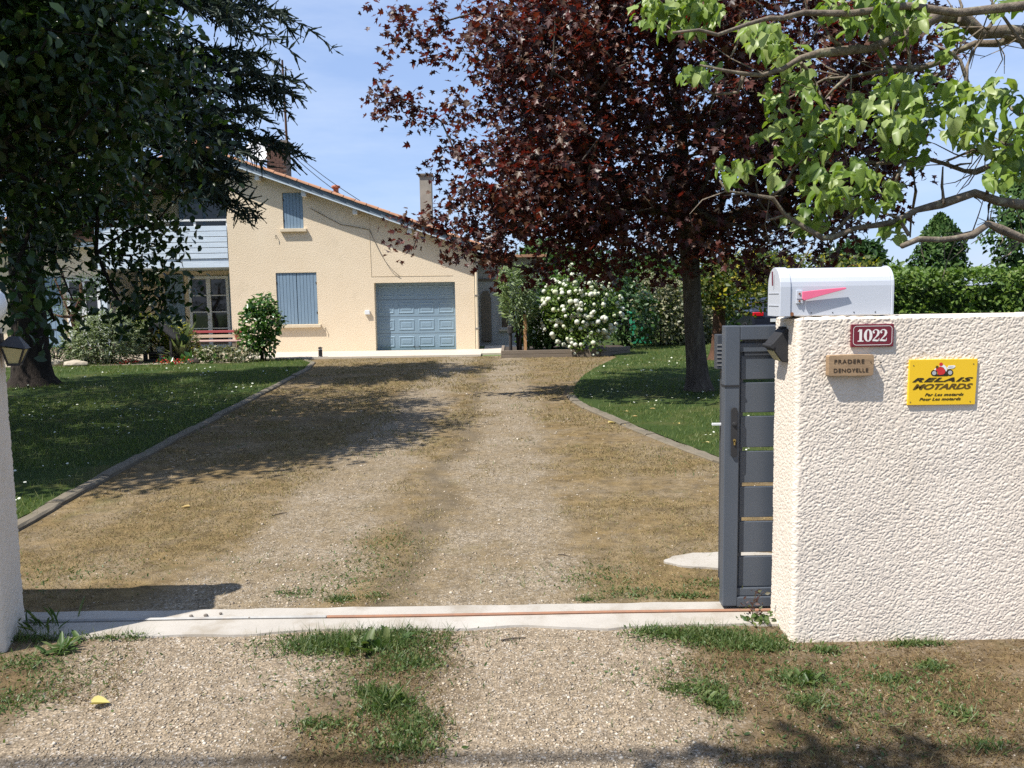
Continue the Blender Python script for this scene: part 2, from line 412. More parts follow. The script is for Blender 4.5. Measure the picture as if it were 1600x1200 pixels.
M['dead_leaf'] = leaf_mat('fallen_leaf', [(0.52, 0.44, 0.20), (0.42, 0.30, 0.13), (0.56, 0.50, 0.16)], 0.7, 0.2, 0.2, (1, 1, 0.8))
M['purple_leaf'] = leaf_mat('purple_leaf', [(0.06, 0.03, 0.03), (0.09, 0.05, 0.04), (0.10, 0.13, 0.05)], 0.5, 0.2, 0.3)
M['pebble'] = leaf_mat('pebble', [(0.265, 0.205, 0.138), (0.35, 0.275, 0.19), (0.21, 0.165, 0.115), (0.42, 0.345, 0.25), (0.31, 0.235, 0.15), (0.56, 0.49, 0.39), (0.25, 0.205, 0.15), (0.28, 0.22, 0.15)], 0.8, 0.0, 0.25)
M['car'] = pm('dark_car_paint', (0.012, 0.014, 0.022), (0.014, 0.016, 0.026), 1, 0.18, spec=0.6)
M['car_red'] = pm('maroon_car_paint', (0.035, 0.008, 0.012), (0.04, 0.01, 0.014), 1, 0.2, spec=0.6)
M['tail'] = pm('tail_light_red', (0.60, 0.012, 0.02), (0.5, 0.01, 0.018), 8, 0.15, spec=0.6)
M['green_plastic'] = pm('green_plastic', (0.03, 0.27, 0.15), (0.025, 0.23, 0.13), 4, 0.45)
M['lens'] = pm('lamp_lens', (0.50, 0.44, 0.22), (0.44, 0.38, 0.18), 30, 0.25)
M['globe'] = pm('opal_globe', (0.78, 0.79, 0.80), (0.76, 0.77, 0.78), 3, 0.25)
M['red_wood'] = pm('red_painted_wood', (0.40, 0.075, 0.085), (0.33, 0.065, 0.07), 6, 0.6, 0.2, 30, stretch=(1, 8, 8))
M['cream_wood'] = pm('cream_wood', (0.58, 0.47, 0.35), (0.48, 0.38, 0.28), 6, 0.7, 0.2, 30, stretch=(1, 8, 8))
M['pink_wood'] = pm('pink_wood', (0.42, 0.26, 0.25), (0.36, 0.22, 0.21), 6, 0.7, 0.2, 30, stretch=(1, 8, 8))
M['black_wood'] = pm('black_wood', (0.02, 0.019, 0.02), (0.03, 0.028, 0.028), 8, 0.7, 0.2, 40)
M['stone'] = pm('pale_stone', (0.48, 0.42, 0.33), (0.36, 0.31, 0.24), 6, 0.9, 0.5, 30, 0.01, fine=0.25)
M['soil'] = pm('dark_soil', (0.06, 0.045, 0.033), (0.035, 0.027, 0.02), 6, 0.95, 0.8, 40, 0.02)
M['bed_gravel'] = pm('bed_gravel', (0.45, 0.37, 0.28), (0.33, 0.27, 0.20), 8, 0.95, 0.6, 50, 0.01, fine=0.4)
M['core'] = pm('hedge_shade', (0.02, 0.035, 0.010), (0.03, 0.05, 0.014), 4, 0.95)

# leaf outlines (base at the origin, tip along +y, face along +z)
def fan(out, fold=0.0, droop=0.0):
    """outline points from base round to base; a rib down the middle"""
    V = [(0, 0, 0)]
    for x, y in out: V.append((x, y, abs(x) * fold - droop * y * y))
    n = len(out)
    return np.array(V, float), np.array([(0, i, i + 1) for i in range(1, n)], int)
LEAF_OVAL = (np.array([(0, 0, 0), (0.26, 0.32, 0.05), (0.22, 0.70, 0.02), (0, 1, -0.10), (-0.22, 0.70, 0.02), (-0.26, 0.32, 0.05), (0, 0.5, -0.03)]),
             np.array([(0, 1, 6), (1, 2, 6), (2, 3, 6), (3, 4, 6), (4, 5, 6), (5, 0, 6)]))
LEAF_SMALL = (np.array([(0, 0, 0), (0.28, 0.45, 0.05), (0, 1, -0.06), (-0.28, 0.45, 0.05)]), np.array([(0, 1, 2), (0, 2, 3)]))
LEAF_NARROW = (np.array([(0, 0, 0), (0.10, 0.4, 0.03), (0, 1, -0.05), (-0.10, 0.4, 0.03)]), np.array([(0, 1, 2), (0, 2, 3)]))
_mo = [(0.18, -0.05), (0.52, 0.12), (0.28, 0.29), (0.58, 0.60), (0.21, 0.56), (0, 1.0), (-0.21, 0.56), (-0.58, 0.60), (-0.28, 0.29), (-0.52, 0.12), (-0.18, -0.05)]
LEAF_MAPLE = fan(_mo, 0.18, 0.18)
_co = [(0.20, -0.13), (0.40, 0.02), (0.46, 0.24), (0.37, 0.52), (0.16, 0.82), (0, 1.0), (-0.16, 0.82), (-0.37, 0.52), (-0.46, 0.24), (-0.40, 0.02), (-0.20, -0.13)]
LEAF_HEART = fan(_co, 0.26, 0.30)
BLADE = (np.array([(-0.5, 0, 0), (0.5, 0, 0), (0.0, 1, 0.25)]), np.array([(0, 1, 2)]))

def frames(nrm, tip, n=None):
    """rotation matrices whose z follows nrm and whose y leans to tip"""
    z = nrm / (np.linalg.norm(nrm, axis=1, keepdims=True) + 1e-9)
    y = tip - (tip * z).sum(1, keepdims=True) * z
    y /= (np.linalg.norm(y, axis=1, keepdims=True) + 1e-9)
    x = np.cross(y, z)
    return np.stack([x, y, z], axis=2)

def rnd(n): 
    v = rng.normal(size=(n, 3)); return v / np.linalg.norm(v, axis=1, keepdims=True)

def scatter_mesh(name, tmpl, pos, rot, size, mat, parent=None, kind='stuff', origin=None, smooth=False, jitter=0.0):
    tv, tf = tmpl
    n, k = len(pos), len(tv)
    size = np.asarray(size, float)
    if size.ndim == 1: size = np.repeat(size[:, None], 3, 1)
    L = tv[None] * size[:, None, :]
    if jitter: L = L * (1 + jitter * rng.uniform(-1, 1, (n, k, 1)))
    V = np.einsum('nij,nkj->nki', rot, L) + pos[:, None, :]
    F = (tf[None] + (np.arange(n) * k)[:, None, None]).reshape(-1, tf.shape[1])
    return link(name, tri_mesh(name, V.reshape(-1, 3), F, smooth), mat, parent, origin, kind)

def leaf_objects(name, tmpl, pos, rot, size, mat, parent):
    me = tri_mesh(name, tmpl[0], tmpl[1]); me.materials.append(mat)
    off = np.array(world_loc(parent))
    for p, r, s in zip(pos, rot, size):
        o = bpy.data.objects.new(name, me); COL.objects.link(o); o.parent = parent
        m = Matrix(np.vstack([np.hstack([r * s, (p - off)[:, None]]), [0, 0, 0, 1]]).tolist())
        o.matrix_basis = m

def nearest_split(pos, k=300, ok=None):
    """indices of the k leaves that show largest (nearest the viewpoint and inside its view), and the rest"""
    d = pos - np.array([0, 0, EYE]); z = d @ fwd
    px = 800 + FPX * (d @ rt) / z; py = 600 - FPX * (d @ up) / z
    inside = (px > 5) & (px < 1595) & (py > 5) & (py < 1195) & (z > 0)
    if ok is not None: inside &= ok
    key = np.where(inside, z, 1e9)
    order = np.argsort(key)
    return order[:k], order[k:]
# ------------------------------------------------------------------ ground
def ground_mat():
    """open meadow beyond the garden"""
    m, nt, b, _ = new_mat('meadow_ground')
    p = coords(nt)
    c = ramp(nt, noise(nt, p, 0.8, 6, 0.65), [(0.3, (0.06, 0.105, 0.025)), (0.55, (0.09, 0.14, 0.035)), (0.75, (0.15, 0.15, 0.06))])
    nt.links.new(c, b.inputs['Base Color']); b.inputs['Roughness'].default_value = 0.95
    bump(nt, b, noise(nt, p, 40, 4), 0.5, 0.02)
    return m

def lawn_mat():
    m, nt, b, _ = new_mat('lawn_ground')
    p = coords(nt)
    c = ramp(nt, noise(nt, p, 1.1, 6, 0.7), [(0.28, (0.032, 0.055, 0.015)), (0.5, (0.05, 0.08, 0.02)), (0.68, (0.095, 0.10, 0.035)), (0.82, (0.13, 0.11, 0.05))])
    c = mix(nt, 0.6, c, ramp(nt, noise(nt, p, 60, 3, 0.7), [(0.3, (0.35,) * 3), (0.75, (1.0,) * 3)]), 'MULTIPLY')
    nt.links.new(c, b.inputs['Base Color']); b.inputs['Roughness'].default_value = 0.95; b.inputs['Specular IOR Level'].default_value = 0.1
    bump(nt, b, noise(nt, p, 90, 4), 0.7, 0.02)
    return m

def drive_mat(name, moss, moss2, lane_c, lane_w, lane_gain, gravel, gravel2, rut_on=False):
    """compacted gravel lanes between strips of dry moss and trodden grass; stones as fine cells"""
    m, nt, b, _ = new_mat(name)
    p = coords(nt)
    sx = nt.nodes.new('ShaderNodeSeparateXYZ'); nt.links.new(p, sx.inputs[0])
    wob = N(nt, 'ShaderNodeMath', operation='MULTIPLY_ADD'); nt.links.new(noise(nt, p, 0.9, 5, 0.6), wob.inputs[0]); wob.inputs[1].default_value = 0.9; wob.inputs[2].default_value = -0.45
    xw = N(nt, 'ShaderNodeMath', operation='ADD'); nt.links.new(sx.outputs['X'], xw.inputs[0]); nt.links.new(wob.outputs[0], xw.inputs[1])
    lanes = None
    for cx in lane_c:
        d = N(nt, 'ShaderNodeMath', operation='SUBTRACT'); nt.links.new(xw.outputs[0], d.inputs[0]); d.inputs[1].default_value = cx
        a = N(nt, 'ShaderNodeMath', operation='ABSOLUTE'); nt.links.new(d.outputs[0], a.inputs[0])
        mr = nt.nodes.new('ShaderNodeMapRange'); mr.interpolation_type = 'SMOOTHSTEP'
        nt.links.new(a.outputs[0], mr.inputs['Value'])
        mr.inputs['From Min'].default_value = lane_w + 0.22; mr.inputs['From Max'].default_value = lane_w - 0.16
        if lanes is None: lanes = mr.outputs[0]
        else:
            mx = N(nt, 'ShaderNodeMath', operation='MAXIMUM'); nt.links.new(lanes, mx.inputs[0]); nt.links.new(mr.outputs[0], mx.inputs[1]); lanes = mx.outputs[0]
    patch = ramp(nt, noise(nt, p, 1.7, 6, 0.68), [(0.36, (0,) * 3), (0.62, (1,) * 3)])
    g1 = N(nt, 'ShaderNodeMath', operation='MULTIPLY'); nt.links.new(lanes, g1.inputs[0]); g1.inputs[1].default_value = lane_gain
    g2 = N(nt, 'ShaderNodeMath', operation='MULTIPLY_ADD'); nt.links.new(patch, g2.inputs[0]); g2.inputs[1].default_value = 0.55; g2.inputs[2].default_value = -0.12
    fac = N(nt, 'ShaderNodeMath', operation='ADD'); fac.use_clamp = True
    nt.links.new(g1.outputs[0], fac.inputs[0]); nt.links.new(g2.outputs[0], fac.inputs[1])
    v = nt.nodes.new('ShaderNodeTexVoronoi'); v.inputs['Scale'].default_value = 95; nt.links.new(p, v.inputs['Vector'])
    v2 = nt.nodes.new('ShaderNodeTexVoronoi'); v2.inputs['Scale'].default_value = 44; nt.links.new(p, v2.inputs['Vector'])
    st = nt.nodes.new('ShaderNodeSeparateColor'); nt.links.new(v.outputs['Color'], st.inputs[0])
    st2 = nt.nodes.new('ShaderNodeSeparateColor'); nt.links.new(v2.outputs['Color'], st2.inputs[0])
    stones = ramp(nt, st.outputs[0], [(0.0, gravel2), (0.45, gravel), (0.8, tuple(min(0.7, q * 1.35) for q in gravel)), (1.0, (0.60, 0.56, 0.50))])
    stones = mix(nt, 0.45, stones, ramp(nt, st2.outputs[1], [(0.1, gravel2), (0.9, tuple(min(0.7, q * 1.25) for q in gravel))]))
    gap = ramp(nt, v.outputs['Distance'], [(0.25, (1,) * 3), (0.75, (0.45,) * 3)])
    stones = mix(nt, 0.75, stones, gap, 'MULTIPLY')
    mo = ramp(nt, noise(nt, p, 5.0, 7, 0.72), [(0.30, moss2), (0.52, moss), (0.72, tuple(q * 1.45 for q in moss))])
    mo = mix(nt, 0.65, mo, ramp(nt, noise(nt, p, 130, 4, 0.75), [(0.28, (0.32,) * 3), (0.72, (1.15,) * 3)]), 'MULTIPLY')
    d3 = N(nt, 'ShaderNodeMath', operation='ADD'); nt.links.new(xw.outputs[0], d3.inputs[0]); d3.inputs[1].default_value = .62
    a3 = N(nt, 'ShaderNodeMath', operation='ABSOLUTE'); nt.links.new(d3.outputs[0], a3.inputs[0])
    rut = ramp(nt, a3.outputs[0], [(0.03, (.5,) * 3), (0.16, (0,) * 3)])
    green = ramp(nt, noise(nt, p, 1.3, 5, 0.7, 'Fac'), [(0.58, (0,) * 3), (0.72, (0.4,) * 3)])
    mo = mix(nt, green, mo, (0.10, 0.115, 0.035))
    fin = mix(nt, fac.outputs[0], mo, stones)
    fin = mix(nt, 0.55, fin, ramp(nt, noise(nt, p, 13, 6, 0.75), [(0.33, (0.5,) * 3), (0.5, (0.98,) * 3), (0.68, (1.3,) * 3)]), 'MULTIPLY')
    if rut_on: fin = mix(nt, rut, fin, (0.10, 0.082, 0.058))
    nt.links.new(fin, b.inputs['Base Color'])
    b.inputs['Roughness'].default_value = 0.95; b.inputs['Specular IOR Level'].default_value = 0.1
    h = mix(nt, 0.5, v.outputs['Distance'], noise(nt, p, 70, 5, 0.7))
    bump(nt, b, h, 0.8, 0.012)
    return m

M['meadow'] = ground_mat()
M['lawn'] = lawn_mat()
M['drive'] = drive_mat('driveway_surface', (0.20, 0.142, 0.068), (0.085, 0.062, 0.033), (-1.42, -0.08), 0.40, 0.58, (0.285, 0.23, 0.16), (0.17, 0.136, 0.094), True)
M['verge'] = drive_mat('verge_surface', (0.15, 0.105, 0.055), (0.06, 0.042, 0.024), (-1.38, 0.18), 0.50, 0.9, (0.31, 0.245, 0.17), (0.185, 0.145, 0.10))

def sheet(name, poly, z, mat):
    mb = MB(); mb.add([(x, y, z) for x, y in poly], [tuple(range(len(poly)))])
    o = mb.build(name, mat); o['kind'] = 'structure'
    return o

sheet('ground', [(-400, -60), (400, -60), (400, 900), (-400, 900)], 0.0, M['meadow'])
sheet('road_verge', [(-14, -6), (14, -6), (14, 3.92), (-14, 3.92)], 0.004, M['verge'])

KERB_L = [(-3.42, 4.5), (-3.61, 5.94), (-3.96, 9.57), (-4.5, 16.17), (-4.75, 19.2), (-5.15, 21.6), (-5.9, 23.0)]
KERB_R = [(2.75, 5.6), (2.32, 6.9), (1.97, 7.88), (1.68, 9.05), (1.36, 10.4), (1.09, 11.76), (0.95, 12.7), (0.94, 13.51), (1.08, 14.9), (1.34, 16.52), (1.75, 18.3), (2.26, 20.12), (2.75, 21.9)]
sheet('driveway', [(-4.6, 4.1), (3.3, 4.1), (3.3, 22.3), (0.3, 23.1), (-6.6, 23.1), (-6.6, 19.0), (-4.6, 16)], 0.008, M['drive'])

def resample(path, step, jit=0.0):
    P = np.array(path, float)
    seg = np.hypot(*np.diff(P, axis=0).T); s = np.concatenate([[0], np.cumsum(seg)])
    t = np.arange(0, s[-1] + 1e-6, step)
    return np.stack([np.interp(t, s, P[:, 0]), np.interp(t, s, P[:, 1])], 1)

# lawns lie 25 mm above the drive, their edges follow the kerbs
kl = resample(KERB_L, 0.5); kr = resample(KERB_R, 0.5)
sheet('lawn', [(x - 0.06, y) for x, y in kl] + [(-9, 23.4), (-22, 23.4), (-22, 4.5)], 0.03, M['lawn']).name = 'lawn'
sheet('lawn', [(x + 0.06, y) for x, y in kr[::-1]] + [(3.2, 4.45), (30, 4.45), (30, 60), (2.9, 60)], 0.03, M['lawn'])

# kerbs: one precast length after the other, each a thing's part
def kerb(path, name, label, w, h, step):
    root = thing(name, label, 'kerb', (path[0][0], path[0][1], 0))
    pts = resample(path, step)
    for i in range(len(pts) - 1):
        a, b = pts[i], pts[i + 1]
        d = (b - a) / np.linalg.norm(b - a); nrm = np.array([-d[1], d[0]])
        g = 0.008
        a2, b2 = a + d * g + nrm * rng.uniform(-.012, .012), b - d * g + nrm * rng.uniform(-.012, .012)
        mb = MB(); n = 6; hh = h + rng.uniform(-.012, .012)
        vs, fs = [], []
        for k in range(n + 1):
            c = a2 + (b2 - a2) * k / n
            for off, z in ((-w / 2, -0.06), (-w / 2 + rng.uniform(-.008, .004), hh - 0.015), (-w / 2 + .015, hh + rng.uniform(-.006, .004)), (w / 2 - .015, hh + rng.uniform(-.006, .004)), (w / 2 + rng.uniform(-.004, .008), hh - 0.015), (w / 2, -0.06)):
                q = c + nrm * off
                vs.append((q[0], q[1], z))
        for k in range(n):
            for j in range(5):
                fs.append((k * 6 + j, k * 6 + j + 1, (k + 1) * 6 + j + 1, (k + 1) * 6 + j))
        fs += [tuple(range(6)), tuple(n * 6 + j for j in range(6))]
        mb.add(vs, fs); mb.build('kerbstone', M['kerb'], root)
    return root
kerb(KERB_L, 'garden_kerb', 'straight concrete kerb edging the shaded lawn beside the house side of the driveway', 0.115, 0.05, 1.0)
kerb(KERB_R[:-5], 'garden_kerb', 'curving low concrete kerb round the lawn with the purple maple', 0.14, 0.035, 0.8)

# threshold under the gate with its rail
mb = MB()
xs = np.linspace(-2.66, 1.32, 60)
yb = 4.175 + 0.008 * (vnoise(xs * 7, xs * 0, 3) - .5) * 2
yf = 3.90 - 0.055 * (fbm(xs * 2.3, xs * 0 + 5, 8) - 0.35) * 2 - 0.04 * np.exp(-((xs + 1.7) / 0.5) ** 2)
n = len(xs); vs, fs = [], []
for x, a, c in zip(xs, yf, yb):
    vs += [(x, a, -0.02), (x, a + .006, .014 + .003 * vnoise(x * 9, 1.3)), (x, 4.0, .019), (x, c - .004, .02), (x, c, -0.02)]
for i in range(n - 1):
    for j in range(4):
        fs.append((i * 5 + j, i * 5 + j + 1, (i + 1) * 5 + j + 1, (i + 1) * 5 + j))
mb.add(vs, fs)
thr = mb.build('gate_threshold', M['pale_concrete'], origin=(-0.6, 4.03, 0)); tag(thr, 'pale concrete strip across the entrance carrying the gate rail', 'threshold')
def rail_pts(x0, x1): return [(x, 4.032 + 0.004 * math.sin(x * 3.1), 0.023) for x in np.linspace(x0, x1, 14)]
MB().tube(rail_pts(-2.6, -0.95), 0.010, 5).build('rail', M['steel'], thr, label='grey bare metal length of rail')
MB().tube(rail_pts(-0.945, 1.30), 0.010, 5).build('rail', M['rust'], thr, label='rusty brown length of rail')

# white concrete patch behind the gate
mb = MB(); k = 72
out = [(1.32 + 0.42 * math.cos(a) * (1 + .08 * (fbm(3 * math.cos(a), 3 * math.sin(a), 4) - .5) * 2), 4.85 + 0.155 * math.sin(a) * (1 + .22 * (fbm(4 * math.cos(a) + 3, 4 * math.sin(a), 9) - .5) * 2)) for a in np.linspace(0, 2 * math.pi, k, endpoint=False)]
mb.prism(out, 0.0, 0.02, plane='xy')
tag(mb.build('concrete_pad', M['pale_concrete'], origin=(1.32, 4.85, 0)), 'round whitish concrete pad in the gravel behind the gate', 'pad')

# house terrace
o = MB().box(-7.9, -0.85, 22.95, 25.5, -0.02, 0.06).build('terrace', M['terrace']); o['kind'] = 'structure'
o = MB().box(-0.85, 0.15, 23.6, 27.5, -0.02, 0.055).build('terrace', M['terrace']); o['kind'] = 'structure'
o = sheet('planting_bed', [(-15, 21.2), (-7.0, 21.6), (-7.2, 22.9), (-7.95, 23.2), (-7.95, 25.9), (-16, 25.9)], 0.036, M['bed_gravel'])
# ------------------------------------------------------------------ roughcast entrance walls
def roughcast(path, z0, z1, step, amp, seed, corner_r=0.0):
    """displaced skin: path = plan polyline, outward side on the right of travel; returns verts, faces, per-row top"""
    P = np.array(path, float)
    seg = np.hypot(*np.diff(P, axis=0).T); s = np.concatenate([[0], np.cumsum(seg)])
    t = np.linspace(0, s[-1], int(s[-1] / step) + 1)
    X, Y = np.interp(t, s, P[:, 0]), np.interp(t, s, P[:, 1])
    tx, ty = np.gradient(X), np.gradient(Y)
    k = 5; ker = np.ones(k) / k
    tx, ty = np.convolve(np.pad(tx, 2, 'edge'), ker, 'valid'), np.convolve(np.pad(ty, 2, 'edge'), ker, 'valid')
    L = np.hypot(tx, ty); nx, ny = ty / L, -tx / L
    z = np.linspace(z0, z1, int((z1 - z0) / step) + 1)
    T, Z = np.meshgrid(t, z)
    wx, wz = (fbm(T * 30, Z * 30, seed + 5, 2) - .5) * 0.016, (fbm(T * 30, Z * 30, seed + 9, 2) - .5) * 0.016
    ca, sa = math.cos(.45), math.sin(.45)
    a = fbm(((T + wx) * ca + (Z + wz) * sa) * 135, ((Z + wz) * ca - (T + wx) * sa) * 225, seed, 3)
    c = vnoise(T * 230, Z * 250, seed + 3)
    h = np.clip((a - 0.22) / 0.42, 0, 1); h = h * h * (3 - 2 * h)
    big = fbm(T * 4, Z * 4, seed + 40, 2) - .5
    H = amp * (h * 1.0 + c * 0.42) + 0.006 * big
    V = np.stack([X[None] + nx[None] * H, Y[None] + ny[None] * H, Z + 0 * T + (H * 0.4) * (Z > z1 - step)], -1).reshape(-1, 3)
    n, mcount = len(t), len(z)
    i = np.arange(n - 1)[None] + np.arange(mcount - 1)[:, None] * n
    F = np.stack([i, i + 1, i + n + 1, i + n], -1).reshape(-1, 4)
    return V, F, X, Y, n, mcount

def arc(cx, cy, r, a0, a1, n=6):
    return [(cx + r * math.cos(a), cy + r * math.sin(a)) for a in np.linspace(a0, a1, n)]

HW = 1.495
wall = thing('entrance_wall', 'cream roughcast wall carrying the white mailbox and the house number', 'wall', (2.5, 3.85, 0))
r = 0.022
front = [(1.275, 4.005)] + arc(1.268 + r, 3.685 + r, r, math.pi, 1.5 * math.pi) + [(2.42, 3.685)]
V, F, X, Y, n, mc = roughcast(front, -0.03, HW - 0.012, 0.0033, 0.0029, 11)
me = tri_mesh('roughcast_face', V, F, True); link('roughcast_face', me, M['crepi'], wall)
# top: a trowelled cap, slightly uneven, meeting the skin
rows = V.reshape(mc, n, 3)[-1]
capV, capF = [], []
for j in range(n):
    x, y, z = rows[j]
    zz = HW + 0.004 * (vnoise(x * 40, y * 40, 5) - .5) * 2
    yi = min(max(y, 3.70), 3.99); xi = max(x, 1.29)
    capV += [(x, y, z), (xi + (0.012 if x < 1.29 else 0), yi + (0.012 if y < 3.70 else 0), zz), (xi + .04 if xi < 1.33 else xi, 4.004, HW - .002)]
for j in range(n - 1):
    for q in range(2): capF.append((j * 3 + q, (j + 1) * 3 + q, (j + 1) * 3 + q + 1, j * 3 + q + 1))
link('wall_cap', tri_mesh('wall_cap', np.array(capV), np.array(capF), True), M['crepi'], wall)
MB().box(2.415, 8.5, 3.69, 4.0, -0.03, HW).box(1.29, 2.43, 3.72, 3.995, -0.03, HW - 0.015).build('wall_core', M['crepi'], wall)

wing = thing('entrance_wall', 'shaded plastered wall end across the gateway from the mailbox, with a lantern', 'wall', (-2.5, 4.0, 0))
V2, F2, *_ = roughcast([(-2.9, 4.08), (-2.505, 4.075), (-2.478, 4.055), (-2.37, 3.72), (-2.385, 3.69), (-2.42, 3.67), (-3.2, 3.6)][::-1], -0.03, 1.49, 0.012, 0.005, 31)
link('plaster_face', tri_mesh('plaster_face', V2, F2, True), M['crepi'], wing)
mb = MB(); mb.prism([(-2.43, 3.70), (-2.50, 4.05), (-6.5, 4.05), (-6.5, 3.62), (-2.9, 3.64)], -0.02, 1.488, plane='xy'); mb.build('wall_core', M['crepi'], wing)

# ------------------------------------------------------------------ mailbox
mbx = thing('mailbox', 'white round-topped metal mailbox with a pink flag, lying along the wall top', 'mailbox', (1.45, 3.80, HW))
bx0, bx1, bw, bz = 1.238, 1.703, 0.083, HW + 0.006
def arch(w, hside, n=14):
    return [(-w, 0), (-w, hside)] + [(-w * math.cos(a), hside + w * math.sin(a)) for a in np.linspace(0, math.pi, n)[1:-1]] + [(w, hside), (w, 0)]
def extr_x(prof, x0, x1, yc, z0, mi=0):
    m = MB(); m.prism([(y + yc, z + z0) for y, z in prof], x0, x1, plane='yz'); return m
yc = 3.80
extr_x(arch(bw, 0.130), bx0 + .0, bx1 - 0.012, yc, bz).build('box', M['mailbox'], mbx, bevel=0.003)
extr_x(arch(bw + .005, 0.1315), bx1 - 0.012, bx1, yc, bz - .001).build('back_rim', M['mailbox'], mbx, bevel=0.002)
d = extr_x(arch(bw + .006, 0.132), bx0 - 0.042, bx0 + 0.006, yc, bz - .003); dr = d.build('door', M['mailbox'], mbx, bevel=0.004)
MB().box(bx0 - .0445, bx0 - .0415, yc - bw + .012, yc + bw - .012, bz + .10, bz + .104).box(bx0 - .0445, bx0 - .0415, yc - bw + .012, yc + bw - .012, bz + .045, bz + .048).build('door_ridge', M['mailbox'], dr)
mb = MB(); mb.bar((bx0 - .052, yc - .004, bz + .20), (bx0 - .05, yc - .004, bz + .135), .005, .006); mb.build('latch', M['maroon'], dr, bevel=.002)
MB().lathe((bx0 + .012, yc - bw - .002, bz + .008), [(0.009, -.003), (.007, .002)], 10, axis='y').build('hinge_rust', M['rust_spot'], mbx)
fx = bx0 + 0.03
MB().box(fx, fx + .026, yc - bw - .012, yc - bw + .001, bz + .075, bz + .112).box(fx, fx + .028, yc - bw - .010, yc - bw + .001, bz + .055, bz + .0745).build('flag_bracket', M['mailbox'], mbx, bevel=.001)
fl = MB(); fy = yc - bw - .020
fl.prism([(fx + .022, bz + .075), (fx + .022, bz + .107), (fx + .12, bz + .116), (fx + .212, bz + .123), (fx + .216, bz + .116), (fx + .12, bz + .092), (fx + .03, bz + .068)], fy - .003, fy + .006)
flo = fl.build('flag', M['flag'], mbx, bevel=.0015)
for zz in (.098, .066): MB().lathe((fx + .012, yc - bw - .0135, bz + zz), [(.0045, -.002), (.0045, .002)], 8, axis='y').build('rivet', M['rust_spot'], mbx)
for xx in (.10, .195, .29, .385): MB().lathe((bx0 + xx, yc - bw - .0005, bz + .012), [(.0028, -.001), (.0028, .001)], 8, axis='y').build('rivet', M['iron'], mbx)

# ------------------------------------------------------------------ lettering helpers
def stroke_poly(mb, pts, widths, y, mi=0):
    """flat ribbon of changing width along a line in the xz plane"""
    pts = [Vector((p[0], p[1])) for p in pts]
    n = len(pts); L, Rr = [], []
    for i, p in enumerate(pts):
        d = pts[min(i + 1, n - 1)] - pts[max(i - 1, 0)]; d.normalize()
        nn = Vector((-d.y, d.x)); w = widths[i] / 2 if hasattr(widths, '__len__') else widths / 2
        L.append(p + nn * w); Rr.append(p - nn * w)
    vs = [(q.x, y, q.y) for q in L] + [(q.x, y, q.y) for q in Rr]
    mb.add(vs, [(i, i + 1, n + i + 1, n + i) for i in range(n - 1)], mi)

def text_part(name, s, x, z, size, y, mat, parent, offset=0.0, shear=0.0, sx=1.0, spacing=1.0, extr=0.0006, label=None):
    cu = bpy.data.curves.new('lettering', 'FONT')
    cu.body = s; cu.size = size; cu.shear = shear; cu.offset = offset; cu.extrude = extr; cu.space_character = spacing; cu.resolution_u = 3
    t = bpy.data.objects.new('lettering', cu); COL.objects.link(t)
    bpy.context.view_layer.update()
    me = bpy.data.meshes.new_from_object(t.evaluated_get(bpy.context.evaluated_depsgraph_get()))
    bpy.data.objects.remove(t); bpy.data.curves.remove(cu)
    me.materials.clear()
    me.transform(Matrix(((sx, 0, 0, x), (0, 0, -1, y), (0, 1, 0, z), (0, 0, 0, 1))))
    o = link(name, me, mat, parent)
    if label: o['label'] = label
    return o, (min(v.co.x for v in me.vertices), max(v.co.x for v in me.vertices))

def fit_text(name, s, x0, x1, z, size, y, mat, parent, **kw):
    """lettering stretched so that it runs from x0 to x1"""
    cu = bpy.data.curves.new('lettering', 'FONT')
    cu.body = s; cu.size = size; cu.shear = kw.get('shear', 0); cu.offset = kw.get('offset', 0); cu.space_character = kw.get('spacing', 1); cu.extrude = 0.0006; cu.resolution_u = 3
    t = bpy.data.objects.new('lettering', cu); COL.objects.link(t)
    bpy.context.view_layer.update()
    me = bpy.data.meshes.new_from_object(t.evaluated_get(bpy.context.evaluated_depsgraph_get()))
    bpy.data.objects.remove(t); bpy.data.curves.remove(cu)
    a, b = min(v.co.x for v in me.vertices), max(v.co.x for v in me.vertices)
    k = (x1 - x0) / (b - a)
    me.materials.clear()
    me.transform(Matrix(((k, 0, 0, x0 - a * k), (0, 0, -1, y), (0, 1, 0, z), (0, 0, 0, 1))))
    o = link(name, me, mat, parent)
    if kw.get('tilt'):
        c = Vector(((x0 + x1) / 2, y, z)) - world_loc(parent)
        me.transform(Matrix.Translation(c) @ Matrix.Rotation(kw['tilt'], 4, 'Y') @ Matrix.Translation(-c))
    return o

# ------------------------------------------------------------------ house number plate
FY = 3.675
npl = thing('house_number_plate', 'dark red enamel plate with white number 1022 on the wall', 'number plate', (1.593, FY, 1.41))
x0, x1, z0, z1 = 1.500, 1.687, 1.361, 1.461
MB().box(x0, x1, FY - .006, FY + .012, z0, z1).build('plate', M['maroon'], npl, bevel=.002)
yl = FY - .0068
mb = MB(); i, c = .0085, .011
a = [(x0 + i + c, z0 + i), (x1 - i - c, z0 + i), (x1 - i - c * .35, z0 + i + c * .35), (x1 - i, z0 + i + c), (x1 - i, z1 - i - c), (x1 - i - c * .35, z1 - i - c * .35), (x1 - i - c, z1 - i), (x0 + i + c, z1 - i), (x0 + i + c * .35, z1 - i - c * .35), (x0 + i, z1 - i - c), (x0 + i, z0 + i + c), (x0 + i + c * .35, z0 + i + c * .35)]
for k in range(12): stroke_poly(mb, [a[k], a[(k + 1) % 12]], .0022, yl)
mb.build('border_line', M['enamel_white'], npl)
